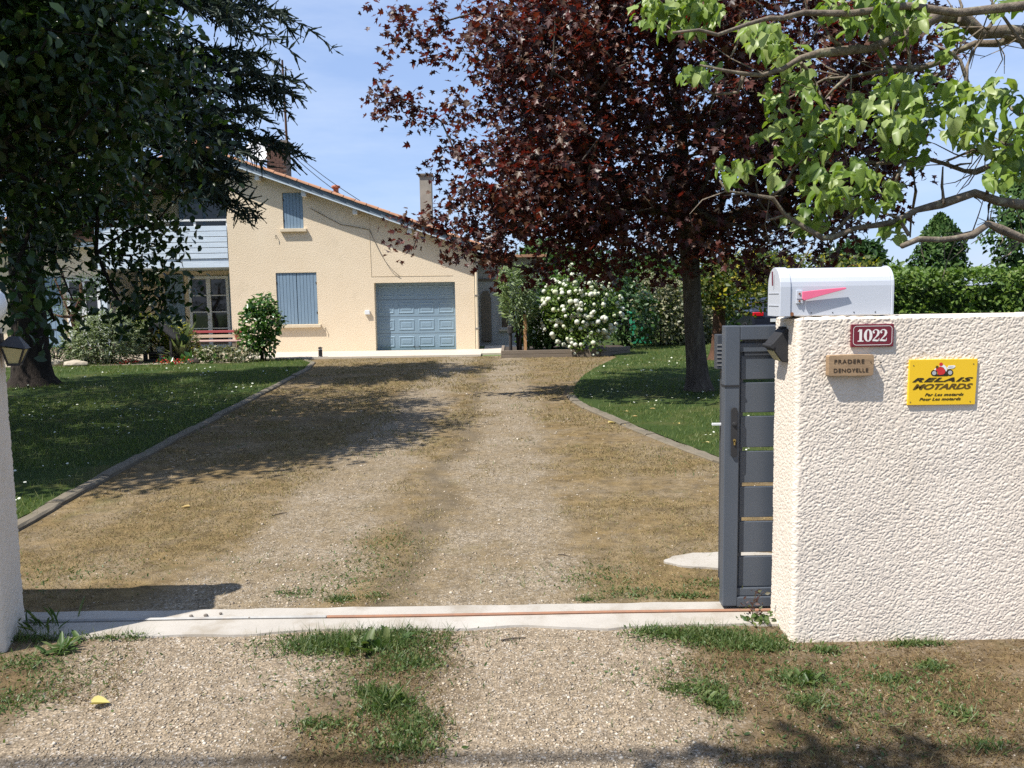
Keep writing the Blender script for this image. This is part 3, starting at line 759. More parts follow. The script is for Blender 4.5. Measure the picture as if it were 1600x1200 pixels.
def digit(ch, cx):
    m = MB(); zb, zt = z0 + .0235, z1 - .0225; h = zt - zb; y = yl
    if ch == '1':
        stroke_poly(m, [(cx, zb), (cx, zt)], .0115, y)
        stroke_poly(m, [(cx - .013, zb + .0022), (cx + .013, zb + .0022)], .0045, y - .0002)
        stroke_poly(m, [(cx - .013, zt - .010), (cx - .007, zt - .0055), (cx - .003, zt - .001)], [.002, .006, .008], y - .0002)
    elif ch == '0':
        pts, w = [], []
        for k in range(33):
            t = 2 * math.pi * k / 32
            pts.append((cx + .0125 * math.cos(t), zb + h / 2 + (h / 2 - .0015) * math.sin(t))); w.append(.0032 + .0095 * abs(math.cos(t)) ** 1.3)
        stroke_poly(m, pts, w, y)
    else:
        top = [(cx - .012, zt - .014), (cx - .0115, zt - .008), (cx - .005, zt - .0025), (cx + .003, zt - .002), (cx + .0105, zt - .008), (cx + .0115, zt - .016), (cx + .008, zt - .026), (cx + .001, zt - .034), (cx - .006, zt - .041), (cx - .0125, zb + .006)]
        stroke_poly(m, top, [.007, .005, .0035, .0045, .009, .0115, .009, .0055, .004, .003], y)
        stroke_poly(m, [(cx - .0145, zb + .0042), (cx - .005, zb + .0052), (cx + .004, zb + .0036), (cx + .0125, zb + .0045)], [.006, .008, .0075, .007], y - .0002)
        stroke_poly(m, [(cx + .0125, zb + .003), (cx + .0145, zb + .015)], [.005, .002], y - .0002)
        m.lathe((cx - .0095, y, zt - .0145), [(.0045, -.0004), (.0045, 0.0)], 10, axis='y')
    o = m.build('digit', M['enamel_white'], npl)
    o['label'] = 'white serif digit ' + ch
for ch, cx in zip('1022', (1.5405, 1.5735, 1.6075, 1.6405)): digit(ch, cx)

# ------------------------------------------------------------------ wooden name board
nb = thing('name_board', 'small weathered wooden board with burnt family names below the number plate', 'name board', (1.492, 3.655, 1.285))
mb = MB()
x0, x1, z0, z1 = 1.392, 1.590, 1.236, 1.328
out = [(x0, z0 + .004), (x0 + .003, z0), (x1 - .008, z0 - .001), (x1, z0 + .008), (x1 + .001, z1 - .009), (x1 - .004, z1), (x0 + .12, z1 + .0015), (x0 + .004, z1), (x0 - .001, z1 - .006)]
mb.prism(out, 3.640, 3.676)
pl = mb.build('board', M['plank'], nb, bevel=.003)
yt = 3.6388
fit_text('lettering', 'PRADERE', 1.416, 1.547, 1.2915, .026, yt, M['burnt'], nb, offset=-.0001, spacing=1.12)
fit_text('lettering', 'DENOYELLE', 1.414, 1.565, 1.253, .024, yt, M['burnt'], nb, offset=-.0001, spacing=1.1)
MB().lathe((1.576, yt, 1.296), [(.0022, -.001), (.0022, .001)], 8, axis='y').build('screw', M['iron'], nb)
tag(MB().lathe((1.634, 3.672, 1.290), [(.0032, -.004), (.0032, .006)], 8, axis='y').build('wall_plug', M['iron'], origin=(1.634, 3.672, 1.29)), 'tiny dark plug in the roughcast beside the wooden board', 'wall plug')

# ------------------------------------------------------------------ yellow sign
ys = thing('yellow_sign', 'yellow RELAIS MOTARDS sign with a red motorcycle on the wall', 'sign', (1.91, FY, 1.2))
x0, x1, z0, z1 = 1.762, 2.062, 1.098, 1.300
MB().prism([(x0 - .002, z0), (x1 - .003, z0 - .001), (x1 + .002, z1), (x0 + .001, z1)], FY - .004, FY + .014).build('plate', M['yellow'], ys, bevel=.0012)
yl = FY - .0046
fit_text('lettering', 'RELAIS', 1.776, 2.046, 1.2015, .0245, yl, M['ink'], ys, offset=.0011, shear=.42, spacing=1.22)
fit_text('lettering', 'MOTARDS', 1.779, 2.046, 1.168, .0335, yl, M['ink_brown'], ys, offset=.0011, shear=.42, spacing=.98)
fit_text('lettering', 'Par Les motards', 1.834, 2.006, 1.138, .0175, yl, M['ink'], ys, offset=.0003, shear=.35, spacing=1.05)
fit_text('lettering', 'Pour Les motards', 1.810, 1.995, 1.118, .0175, yl, M['ink'], ys, offset=.0003, shear=.35, spacing=1.05)
def S2(u, v): return (x0 - .0225 + u / 1600 * .3395, z1 + .0235 - v / 1200 * .2545)   # sign print traced in its own plane
def shape(name, pts, mat, lift):
    m = MB(); m.prism([S2(*p) for p in pts], yl - lift, yl - lift + .0006); return m.build(name, mat, ys)
def ring(name, c, r, mat, lift):
    m = MB(); q = S2(*c); m.lathe((q[0], yl - lift, q[1]), [(r, 0), (r, .0006)], 20, axis='y'); return m.build(name, mat, ys)
ring('motif_tyre', (622, 393), .0142, M['ink'], 0); ring('motif_tyre', (958, 393), .0142, M['ink'], 0)
ring('motif_wheel', (624, 393), .0092, M['grey_print'], .0004); ring('motif_wheel', (956, 390), .0092, M['grey_print'], .0004)
shape('motif_engine', [(600, 448), (690, 420), (800, 400), (880, 330), (960, 320), (1000, 350), (930, 380), (880, 410), (960, 440), (900, 462), (640, 462)], M['ink'], .0002)
shape('motif_fairing', [(640, 300), (690, 275), (760, 260), (800, 280), (850, 340), (850, 390), (820, 425), (740, 438), (700, 420), (690, 360), (640, 330)], M['red_print'], .0008)
shape('motif_rider', [(720, 250), (760, 225), (820, 225), (870, 270), (890, 330), (870, 370), (850, 330), (810, 280), (760, 262)], M['white_print'], .0012)
shape('motif_tail', [(890, 290), (920, 240), (1050, 238), (1060, 270), (1020, 300), (900, 315)], M['white_print'], .0008)
shape('motif_seat', [(905, 262), (1000, 258), (1020, 272), (920, 285)], M['grey_print'], .0012)
shape('motif_nose', [(620, 330), (640, 290), (660, 300), (650, 340)], M['white_print'], .0012)
ring('motif_helmet', (760, 212), .0080, M['red_print'], .0016); ring('motif_mirror', (678, 268), .0062, M['ink_brown'], .0014)
for u, v in ((190, 230), (1440, 215), (145, 1000), (1400, 1005)): ring('screw', (u, v), .0028, M['brass'], .0006)

# ------------------------------------------------------------------ lamps on the walls
sl = thing('wall_lamp', 'dark wedge-shaped solar lamp on the sunlit wall end beneath the mailbox', 'wall lamp', (1.27, 3.86, 1.37))
mb = MB(); mb.prism([(1.268, 1.437), (1.262, 1.443), (1.248, 1.437), (1.192, 1.372), (1.192, 1.350), (1.200, 1.345), (1.240, 1.290), (1.268, 1.285)], 3.80, 3.915)
sb = mb.build('housing', M['rubber'], sl, bevel=.004)
mb = MB(); mb.bar((1.2015, 3.857, 1.3395), (1.2345, 3.857, 1.2935), .09, .004, upv=(1, 0, .7)); mb.build('lens', M['lens'], sl)
mb = MB(); mb.box(1.245, 1.272, 3.83, 3.885, 1.440, 1.449); mb.build('bracket', M['rubber'], sl, bevel=.002)
MB().lathe((1.194, 3.80, 1.361), [(.010, -.004), (.010, .122)], 10, axis='y').build('hinge_bar', M['rubber'], sl)
la = thing('wall_lantern', 'small black lantern with amber glass on the shaded wall end', 'wall lamp', (-2.50, 4.02, 1.38))
dv = np.array([0.31, -0.95, 0]); nv = np.array([0.95, 0.31, 0])
c0 = np.array([-2.455, 3.985, 0])
def LP(a, b, z): q = c0 + dv * a + nv * b; return (q[0], q[1], z)
mb = MB()
def quadbox(a0, a1, b0, b1, z0, z1, m):
    m.add([LP(a0, b0, z0), LP(a1, b0, z0), LP(a1, b1, z0), LP(a0, b1, z0), LP(a0, b0, z1), LP(a1, b0, z1), LP(a1, b1, z1), LP(a0, b1, z1)], [(0, 3, 2, 1), (4, 5, 6, 7), (0, 1, 5, 4), (1, 2, 6, 5), (2, 3, 7, 6), (3, 0, 4, 7)])
quadbox(-.03, .03, 0, .018, 1.40, 1.47, mb); mb.build('backplate', M['iron'], la)
mb = MB(); mb.add([LP(-.055, .015, 1.415), LP(.055, .015, 1.415), LP(.055, .125, 1.395), LP(-.055, .125, 1.395), LP(-.02, .05, 1.455), LP(.02, .05, 1.455), LP(.02, .09, 1.452), LP(-.02, .09, 1.452)], [(0, 1, 2, 3), (4, 7, 6, 5), (0, 4, 5, 1), (1, 5, 6, 2), (2, 6, 7, 3), (3, 7, 4, 0)]); mb.build('hood', M['iron'], la)
mb = MB(); mb.add([LP(-.045, .025, 1.405), LP(.045, .025, 1.405), LP(.045, .115, 1.39), LP(-.045, .115, 1.39), LP(-.025, .04, 1.325), LP(.025, .04, 1.325), LP(.025, .085, 1.325), LP(-.025, .085, 1.325)], [(0, 1, 2, 3), (4, 7, 6, 5), (0, 4, 5, 1), (1, 5, 6, 2), (2, 6, 7, 3), (3, 7, 4, 0)]); mb.build('glass', M['lens'], la)
mb = MB()
for a, b, a2, b2 in ((-.047, .117, -.026, .087), (.047, .117, .026, .087), (-.047, .023, -.026, .038), (.047, .023, .026, .038)): mb.bar(LP(a, b, 1.398), LP(a2, b2, 1.322), .007, .007)
quadbox(-.03, .03, .035, .09, 1.314, 1.325, mb); mb.build('cage', M['iron'], la)
gl = MB(); gl.lathe((-2.495, 3.96, 1.49), [(.03, 0), (.045, .01), (.045, .028), (.062, .04), (.088, .075), (.098, .12), (.088, .165), (.06, .198), (.02, .212)], 24)
tag(gl.build('globe_lamp', M['globe'], smooth=True, origin=(-2.495, 3.96, 1.49)), 'white rounded globe lamp on top of the wall end with the lantern', 'lamp')

# ------------------------------------------------------------------ sliding gate
gate = thing('sliding_gate', 'dark grey slatted metal gate slid open behind the mailbox wall', 'gate', (3.0, 4.09, 0))
GX0, GX1, gy = 1.045, 5.2, 4.095
MB().box(GX0, GX0 + .073, gy - .035, gy + .035, .035, 1.448).build('stile', M['anthracite'], gate, bevel=.004)
MB().box(GX0 + .0735, GX0 + .098, gy - .006, gy + .028, .04, 1.37).build('slat_channel', M['anthracite_dark'], gate)  # shade inside the recessed channel is put into its darker colour
MB().box(GX0 + .0735, GX1, gy - .034, gy + .034, 1.378, 1.447).build('top_rail', M['anthracite'], gate, bevel=.004)
MB().box(GX0 + .0735, GX1, gy - .020, gy + .026, 1.318, 1.362).build('upper_rail', M['anthracite'], gate, bevel=.003)
MB().box(GX0 + .0985, GX1, gy - .012, gy + .026, 1.3625, 1.3775).build('upper_gap', M['anthracite_dark'], gate)
sl_me = None
for zz0, zz1 in ((1.182, 1.300), (1.017, 1.166), (.842, .998), (.663, .822), (.486, .642), (.306, .464), (.128, .284)):
    MB().box(GX0 + .085, GX1, gy - .010, gy + .012, zz0, zz1).build('slat', M['anthracite'], gate, bevel=.003)
MB().box(GX0 + .0985, GX1, gy - .016, gy + .020, 1.3005, 1.3175).build('upper_gap', M['anthracite_dark'], gate)
MB().box(GX0 + .0735, GX1, gy - .022, gy + .026, .083, .124).build('lower_rail', M['anthracite'], gate, bevel=.003)
MB().box(GX0 + .0735, GX1, gy - .034, gy + .034, .030, .081).build('bottom_rail', M['anthracite'], gate, bevel=.004)
MB().box(GX0 - .003, GX0 + .0745, gy - .0385, gy + .0385, 1.150, 1.158).build('strap', M['rubber'], gate)
lk = MB(); o = [(GX0 + .046 + .015 * math.cos(t), .925 + (.108 if math.sin(t) > 0 else -.108) + .015 * math.sin(t)) for t in np.linspace(0, 2 * math.pi, 20, endpoint=False)]
lk.prism(o, gy - .046, gy - .034); lko = lk.build('lock_plate', M['rubber'], gate, bevel=.002)
MB().lathe((GX0 + .046, gy - .046, .965), [(.010, -.006), (.012, 0)], 12, axis='y').lathe((GX0 + .046, gy - .052, .965), [(.005, -.003), (.006, 0)], 10, axis='y').build('spindle_boss', M['rubber'], lko)
MB().lathe((GX0 + .046, gy - .046, .885), [(.0072, -.006), (.0075, 0)], 12, axis='y').box(GX0 + .0425, GX0 + .0495, gy - .052, gy - .046, .862, .885).build('key_barrel', M['brass'], lko)
for xx in (1.6, 4.6): MB().lathe((xx, gy - .016, .045), [(.028, 0), (.028, .032)], 14, axis='y').build('roller', M['steel'], gate)
gp = thing('guide_post', 'slim dark post with pale slots just behind the gate stile', 'post', (1.12, 4.55, 0))
MB().box(1.150, 1.21, 4.52, 4.58, 0, 1.19).box(1.118, 1.21, 4.515, 4.585, 1.195, 1.385).build('post', M['anthracite_dark'], gp, bevel=.004)
for k in range(6): MB().box(1.1165, 1.145, 4.5125, 4.5145, 1.215 + k * .022, 1.223 + k * .022).build('slot', M['steel'], gp)
MB().box(1.10, 1.15, 4.53, 4.55, .885, .896).build('stop_pin', M['white'], gp)
# ------------------------------------------------------------------ the house
house = thing('house', 'cream rendered house with blue shutters, garage door and clay tiled roof', 'house', (-6, 30, 0))
HY = 25.5
def roof_z(x): return 3.06 + (-1.1 - x) * 0.363           # underside of the long slope
XR = -9.28
def roof_zl(x): return roof_z(XR) - (XR - x) * 0.363
UPW = (-6.83, -6.22, 3.79, 4.86)      # upper shutter opening
LOW = (-7.13, -5.89, 0.90, 2.47)
GAR = (-4.15, -1.69, 0.05, 2.12)
rect = lambda a: [(a[0], a[2]), (a[1], a[2]), (a[1], a[3]), (a[0], a[3])]
mb = MB()
mb.prism([(-8.53, -0.05), (GAR[0], -0.05), (GAR[0], GAR[3]), (GAR[1], GAR[3]), (GAR[1], -0.05), (-1.10, -0.05), (-1.10, roof_z(-1.10)), (-8.53, roof_z(-8.53))], HY, HY + 0.36, holes=[rect(UPW), rect(LOW)])
mb.build('facade_wall', M['render'], house)
MB().box(-1.40, -1.10, HY + .362, 36, -.05, 3.05).build('side_wall', M['render'], house)
MB().box(-8.53, -8.24, HY + .362, 36, -.05, roof_z(-8.3) - .1).build('side_wall', M['render'], house)
MB().box(-17, -1.1, 36, 36.3, -.05, 3.2).build('rear_wall', M['render'], house)
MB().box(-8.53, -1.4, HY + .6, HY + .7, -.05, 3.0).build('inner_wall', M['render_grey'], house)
# a hairline joint and cable down the facade
mb = MB(); mb.tube([(-4.23, HY - .006, roof_z(-4.23) - .05), (-4.235, HY - .006, 3.4), (-4.22, HY - .006, 2.32)], .006, 5); mb.tube([(-4.22, HY - .006, 2.32), (-3.0, HY - .006, 2.315), (-1.75, HY - .006, 2.31)], .004, 5)
mb.build('facade_cable', M['sill'], house)
mb = MB(); a, b2 = Vector((-4.23, HY - .02, 3.72)), Vector((-3.35, HY - .02, 2.30))
mb.tube([a.lerp(b2, t) + Vector((0, -.05 * math.sin(math.pi * t), -.22 * math.sin(math.pi * t))) for t in np.linspace(0, 1, 9)], .008, 5)  # slanting dark tube stands in for the wires' shadow on the facade
mb.tube([(-6.0, HY - .02, roof_z(-6) - .45), (-5.1, HY - .02, roof_z(-5.1) - .62), (-4.5, HY - .02, 3.78), (-4.25, HY - .02, 3.72)], .008, 5)
mb.build('cable_and_wire_shadow', M['iron'], house)

def shutter_leaf(x0, x1, z0, z1, y, n, hinge_side):
    root = MB().box(x0 + .002, x1 - .002, y + .014, y + .030, z0 + .01, z1 - .01).build('shutter', M['shutter'], house)
    w = (x1 - x0) / n
    for k in range(n):
        a = x0 + k * w + .004; mb = MB(); dy = rng.uniform(-.002, .002)
        mb.box(a, a + w - .008, y - .016 + dy, y + .014, z0, z1).build('board', M['shutter'], root, bevel=.003, seg=1)
    hx = x0 if hinge_side < 0 else x1
    for zz in (z0 + .22 * (z1 - z0), z0 + .80 * (z1 - z0)):
        MB().box(hx - .035, hx + .03, y - .026, y - .017, zz - .03, zz + .03).build('hinge', M['iron'], root)
    return root
shutter_leaf(UPW[0] + .005, UPW[1] - .005, UPW[2] + .005, UPW[3] - .008, HY + .045, 6, -1)
mid = (LOW[0] + LOW[1]) / 2
shutter_leaf(LOW[0] + .005, mid - .007, LOW[2] + .005, LOW[3] - .008, HY + .045, 6, -1)
shutter_leaf(mid + .007, LOW[1] - .005, LOW[2] + .005, LOW[3] - .008, HY + .045, 6, 1)
MB().box(-6.92, -6.12, HY - .10, HY + .05, 3.69, 3.785).build('window_sill', M['sill'], house, bevel=.008)
MB().box(-7.24, -5.80, HY - .10, HY + .05, .80, .895).build('window_sill', M['sill'], house, bevel=.008)
for hx, hz in ((-7.06, 3.52), (-5.68, .70)):
    MB().tube([(hx, HY, hz + .08), (hx, HY - .06, hz + .07), (hx + .01, HY - .05, hz - .05)], .010, 5).build('shutter_catch', M['iron'], house)

# garage door: four sections of four raised panels
GY = HY + .275
gd = MB().box(GAR[0] + .003, GAR[1] - .003, GY, GY + .05, GAR[2], GAR[3] - .003).build('garage_door', M['garage'], house)
pw, ph = (GAR[1] - GAR[0]) / 4, (GAR[3] - GAR[2]) / 4
for r_ in range(1, 4):
    zz = GAR[2] + r_ * ph
    MB().box(GAR[0] + .005, GAR[1] - .005, GY - .003, GY + .002, zz - .007, zz + .007).build('section_joint', M['fascia'], gd)
def panel_mesh():
    m = MB(); w, h = pw * .36, ph * .28
    def rr(s, y): return [(-w + s, y, -h + s), (w - s, y, -h + s), (w - s, y, h - s), (-w + s, y, h - s)]
    rings = [rr(-.022, .001), rr(-.006, -.012), rr(.010, -.012), rr(.026, -.003), rr(.060, -.003), rr(.080, -.009)]
    vs = [p for q in rings for p in q]; fs = []
    for i in range(len(rings) - 1):
        for j in range(4):
            fs.append((i * 4 + j, i * 4 + (j + 1) % 4, i * 4 + 4 + (j + 1) % 4, i * 4 + 4 + j))
    fs.append(tuple(20 + j for j in range(4)))
    m.add(vs, fs); me = m.mesh('panel'); me.materials.append(M['garage']); return me
pme = panel_mesh()
for r_ in range(4):
    for c_ in range(4):
        place('panel', pme, gd, Matrix.Translation((GAR[0] + (c_ + .5) * pw, GY, GAR[2] + (r_ + .5) * ph)))
MB().tube([(-3.02, GY - .002, .17), (-3.02, GY - .06, .14), (-2.86, GY - .06, .14), (-2.86, GY - .002, .17)], .012, 6).build('handle', M['iron'], gd)
MB().box(-4.45, -4.30, HY - .07, HY, 1.17, 1.29).build('meter_box', M['white'], house, bevel=.006)

# eaves: rake board with a pale lower edge, purlin ends
OV = 0.31
def slope_bar(x0, x1, dz0, dz1, y0, y1, zf):
    m = MB(); m.add([(x, y, zf(x) + dz) for y in (y0, y1) for x, dz in ((x0, dz0), (x1, dz0), (x1, dz1), (x0, dz1))], [(0, 1, 2, 3), (7, 6, 5, 4), (0, 4, 5, 1), (1, 5, 6, 2), (2, 6, 7, 3), (3, 7, 4, 0)]); return m
XE = -0.62
slope_bar(XR, XE, .02, .20, HY - OV, HY - OV + .03, roof_z).build('rake_board', M['fascia'], house)
slope_bar(XR, XE, -.012, .022, HY - OV - .022, HY - OV - .001, roof_z).build('rake_trim', M['fascia_light'], house)
slope_bar(-17.3, XR, .02, .20, HY - OV, HY - OV + .03, roof_zl).build('rake_board', M['fascia'], house)
slope_bar(-17.3, XR, -.012, .022, HY - OV - .022, HY - OV - .001, roof_zl).build('rake_trim', M['fascia_light'], house)
rf = slope_bar(XR, XE, .06, .20, HY - OV + .03, 36.5, roof_z).build('roof', M['timber'], house)
rf2 = slope_bar(-17.3, XR, .06, .20, HY - OV + .03, 36.5, roof_zl).build('roof', M['timber'], house)
for x in (-7.50, -6.13, -4.62, -3.0):
    MB().box(x - .065, x + .065, HY - OV + .08, HY + .01, roof_z(x) - .17, roof_z(x) - .005).build('purlin_end', M['white'], house)
# clay tiles: single verge tiles along the rake, the field of the roof as one part
def half_pipe(L, r0, r1, n=6):
    vs, fs = [], []
    for s, (t, r) in enumerate(((0, r0), (L, r1))):
        for q in (1.0, .86):
            for k in range(n + 1):
                a = math.pi * k / n
                vs.append((t, -r * q * math.cos(a), r * q * math.sin(a) * .62))
    m = n + 1
    for k in range(n):
        fs += [(k, k + 1, 2 * m + k + 1, 2 * m + k), (m + k, 3 * m + k, 3 * m + k + 1, m + k + 1), (k, m + k, m + k + 1, k + 1), (2 * m + k, 2 * m + k + 1, 3 * m + k + 1, 3 * m + k)]
    return np.array(vs), fs
tv, tf = half_pipe(.43, .125, .105)
mt = MB(); mt.add(tv, tf); vme = mt.mesh('verge_tile'); vme.materials.append(M['tile'])
slo = math.atan(.363)
k = 0
x = XE + .08
while x > XR + .1:
    c = math.cos(slo)
    Mx = Matrix.Translation((x, HY - OV + .06 + random.uniform(-.008, .008), roof_z(x) + .205 + random.uniform(-.006, .006))) @ Matrix.Rotation(slo - math.pi + random.uniform(-.02, .02), 4, 'Y') @ Matrix.Rotation(math.pi, 4, 'X')
    place('verge_tile', vme, rf, Mx); x -= .36 * c
x = XR - .30
while x > -17.2:
    Mx = Matrix.Translation((x, HY - OV + .06, roof_zl(x) + .215)) @ Matrix.Rotation(-slo, 4, 'Y')
    place('verge_tile', vme, rf2, Mx); x -= .36
def tile_field(zf, xs, sgn, parent):
    V, F = [], []
    tv2, _ = half_pipe(.43, .115, .10, 5)
    n6 = 6
    quads = [(k, k + 1, 2 * n6 + k + 1, 2 * n6 + k) for k in range(5)]
    for yy in np.arange(HY - OV + .30, 36.4, .225):
        for xx in xs:
            p = tv2.copy(); p[:, 0] *= sgn
            p[:, 2] += zf(xx) - zf(xx) + .0
            off = len(V)
            for q in p:
                X = xx + q[0]; V.append((X, yy + q[1], zf(X) + .20 + q[2] + (.02 if q[0] * sgn > .2 else 0)))
            F += [tuple(i + off for i in qd) for qd in quads]
    o = link('roof_tiles', tri_mesh('roof_tiles', np.array(V), np.array(F)), M['tile'], parent, kind='stuff')
tile_field(roof_z, np.arange(XE + .02, XR, -.36), -1, rf)
tile_field(roof_zl, np.arange(-17.3, XR - .3, .36), 1, rf2)
MB().tube([(XR, y, roof_z(XR) + .26) for y in (HY - OV, 30, 36.4)], .14, 8).build('ridge_tiles', M['tile'], rf)

# gutter pipe at the corner
mb = MB(); mb.tube([(-.70, HY + .2, 3.0), (-.76, HY + .05, 2.86), (-.99, HY - .05, 2.78), (-1.03, HY - .055, 2.66), (-1.03, HY - .055, .05)], .05, 8)
mb.build('downpipe', M['sill'], house)
for zz in (.7, 1.7, 2.5): MB().box(-1.09, -.97, HY - .112, HY - .004, zz - .015, zz + .015).build('pipe_clip', M['steel'], house)

# loggia with balcony
MB().box(-12.42, -8.535, 28.0, 28.3, -.05, 2.66).build('loggia_wall', M['render'], house)
MB().box(-12.42, -8.535, 28.0, 28.3, 2.90, 5.15).build('loggia_wall', M['render'], house)
MB().box(-12.55, -8.54, HY + .10, 28.3, 2.665, 2.895).build('balcony_floor', M['balcony'], house)
bal = MB().box(-12.55, -8.54, HY + .012, HY + .055, 2.67, 2.92).build('balcony', M['balcony'], house)
zz = 2.925
for k in range(6):
    h = .165
    MB().box(-12.55, -8.545, HY - .01 + random.uniform(-.004, .004), HY + .022, zz + .009, zz + h - .009).build('plank', M['balcony'], bal, bevel=.004, seg=1)
    zz += h
for x in np.arange(-12.5, -8.5, .98): MB().box(x, x + .06, HY + .056, HY + .115, 2.90, 4.05).build('baluster_post', M['white'], bal)
MB().box(-12.55, -8.55, HY + .03, HY + .12, 4.055, 4.11).build('handrail', M['white'], bal, bevel=.006)
MB().box(-12.52, -12.36, HY + .12, HY + .28, -.05, 5.0).build('post', M['balcony'], house)
def french_window(x0, x1, z0, z1, y, shut_l=.62, shut_r=.50, rows=4):
    fw = MB().prism([(x0, z0), (x1, z0), (x1, z1), (x0, z1)], y - .06, y - .002, holes=[[(x0 + .09, z0 + .12), (x1 - .09, z0 + .12), (x1 - .09, z1 - .09), (x0 + .09, z1 - .09)]]).build('french_window', M['white'], house)
    mid = (x0 + x1) / 2
    MB().box(mid - .07, mid + .07, y - .075, y - .02, z0 + .121, z1 - .091).build('mullion', M['white'], fw)
    for a, b_ in ((x0 + .091, mid - .071), (mid + .071, x1 - .091)):
        hh = (z1 - z0 - .21) / rows
        for k in range(rows):
            zb = z0 + .12 + k * hh
            MB().box(a, b_, y - .03, y - .022, zb + .018, zb + hh - .018).build('pane', M['glass'], fw)
            if k: MB().box(a, b_, y - .05, y - .02, zb - .0175, zb + .0175).build('glazing_bar', M['white'], fw)
    MB().tube([(mid, y - .08, z0 + .95), (mid, y - .12, z0 + .95), (mid - .13, y - .12, z0 + .95)], .012, 6).build('handle', M['steel'], fw)
    for s, (a, b_) in ((-1, (x0 - shut_l - .16, x0 - .16)), (1, (x1 + .005, x1 + shut_r))):
        n = 5
        root = MB().box(a + .004, b_ - .004, y - .035, y - .012, z0, z1 + .05).build('shutter', M['shutter'], house)
        w = (b_ - a) / n
        for k in range(n): MB().box(a + k * w + .003, a + (k + 1) * w - .003, y - .06, y - .036, z0 - .01, z1 + .06).build('board', M['shutter'], root, bevel=.002, seg=1)
        for z_ in (z0 + .55, z0 + 1.85): MB().box(a + .02, b_ - .0, y - .072, y - .061, z_ - .02, z_ + .02).build('strap_hinge', M['iron'], root)
french_window(-10.74, -9.40, .08, 2.48, 28.0)
# upstairs behind the balcony
uw = MB().box(-10.9, -9.25, 27.90, 27.998, 2.95, 5.0).build('balcony_door', M['shutter'], house)
MB().box(-10.75, -10.12, 27.89, 27.899, 3.0, 4.85).build('pane', M['glass'], uw); MB().box(-10.03, -9.40, 27.89, 27.899, 3.0, 4.85).build('pane', M['glass'], uw)

# low wing beyond the balcony
LYW = 26.0
MB().box(-17.2, -12.56, LYW, LYW + .3, -.05, 3.40).build('wing_wall', M['render'], house)
MB().box(-17.2, -12.56, LYW - .30, LYW - .002, 3.36, 3.50).build('wing_fascia', M['balcony'], house)
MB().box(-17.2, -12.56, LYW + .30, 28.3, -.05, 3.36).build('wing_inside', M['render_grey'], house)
m = MB(); m.add([(-17.2, LYW - .35, 3.51), (-12.43, LYW - .35, 3.51), (-12.43, 29, 4.45), (-17.2, 29, 4.45), (-17.2, LYW - .35, 3.58), (-12.43, LYW - .35, 3.58), (-12.43, 29, 4.52), (-17.2, 29, 4.52)], [(0, 1, 2, 3), (7, 6, 5, 4), (0, 4, 5, 1), (1, 5, 6, 2), (2, 6, 7, 3), (3, 7, 4, 0)]); m.build('wing_roof', M['tile'], house)
french_window(-13.75 - .0, -12.72, .30, 2.42, LYW, .62, .02)

# annex wall in the shade past the corner
AY = 28.2
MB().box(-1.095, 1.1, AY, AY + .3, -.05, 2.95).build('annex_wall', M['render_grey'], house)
m = MB(); m.add([(-1.095, AY - .6, 2.93), (1.2, AY - .6, 2.93), (1.2, 33, 3.1), (-1.095, 33, 3.1), (-1.095, AY - .6, 3.02), (1.2, AY - .6, 3.02), (1.2, 33, 3.19), (-1.095, 33, 3.19)], [(0, 1, 2, 3), (7, 6, 5, 4), (0, 4, 5, 1), (1, 5, 6, 2), (2, 6, 7, 3), (3, 7, 4, 0)]); m.build('annex_roof', M['tile'], house)
MB().box(-1.09, .6, AY - .05, AY - .001, 2.18, 2.26).build('lintel', M['timber'], house)
ad = MB().prism([(-.98, .15), (-.66, .15), (-.66, 1.60), (-.74, 1.85), (-.90, 1.85), (-.98, 1.75)], AY - .06, AY - .002).build('plank_door', M['timber'], house)
for k in range(3): MB().box(-.975 + k * .105, -.875 + k * .105, AY - .075, AY - .061, .17, 1.6).build('board', M['timber'], ad)
aw = MB().prism([(-.36, .55), (-.05, .55), (-.05, 1.98), (-.36, 1.98)], AY - .05, AY - .002, holes=[[(-.32, .62), (-.09, .62), (-.09, 1.94), (-.32, 1.94)]]).build('annex_window', M['render_grey'], house)
MB().box(-.318, -.092, AY - .03, AY - .02, .622, 1.938).build('pane', M['glass'], aw)
MB().box(-.40, -.01, AY - .10, AY - .002, .49, .548).build('window_sill', M['sill'], aw)

# on the roof
ch = MB().box(-7.62, -7.02, 26.85, 27.45, 5.0, 6.38).build('chimney', M['mortar'], house)
bm_ = MB().box(0, .19, 0, .028, 0, .062).mesh('brick'); bm_.materials.append(M['brick'])
for r_ in range(15):
    z_ = 5.42 + r_ * .066
    for k in range(4):
        x_ = -7.63 + (k - (.5 if r_ % 2 else 0)) * .203
        if x_ < -7.70 or x_ > -7.14: continue
        place('brick', bm_, ch, Matrix.Translation((x_ + random.uniform(-.003, .003), 26.832 + random.uniform(-.004, .004), z_)))
for k, (a, b_) in enumerate(((-7.70, -6.94),)):
    MB().box(a, b_, 26.75, 27.55, 6.56, 6.64).build('chimney_cap', M['mortar'], ch)
for x_ in (-7.60, -7.12): MB().box(x_, x_ + .1, 26.86, 26.98, 6.38, 6.56).box(x_, x_ + .1, 27.3, 27.42, 6.38, 6.56).build('cap_pier', M['mortar'], ch)
cc = MB().box(-2.83, -2.46, 26.9, 27.27, 3.6, 5.50).build('chimney', M['concrete'], house)
MB().box(-2.88, -2.41, 26.85, 27.32, 5.50, 5.56).build('chimney_cap', M['mortar'], cc)
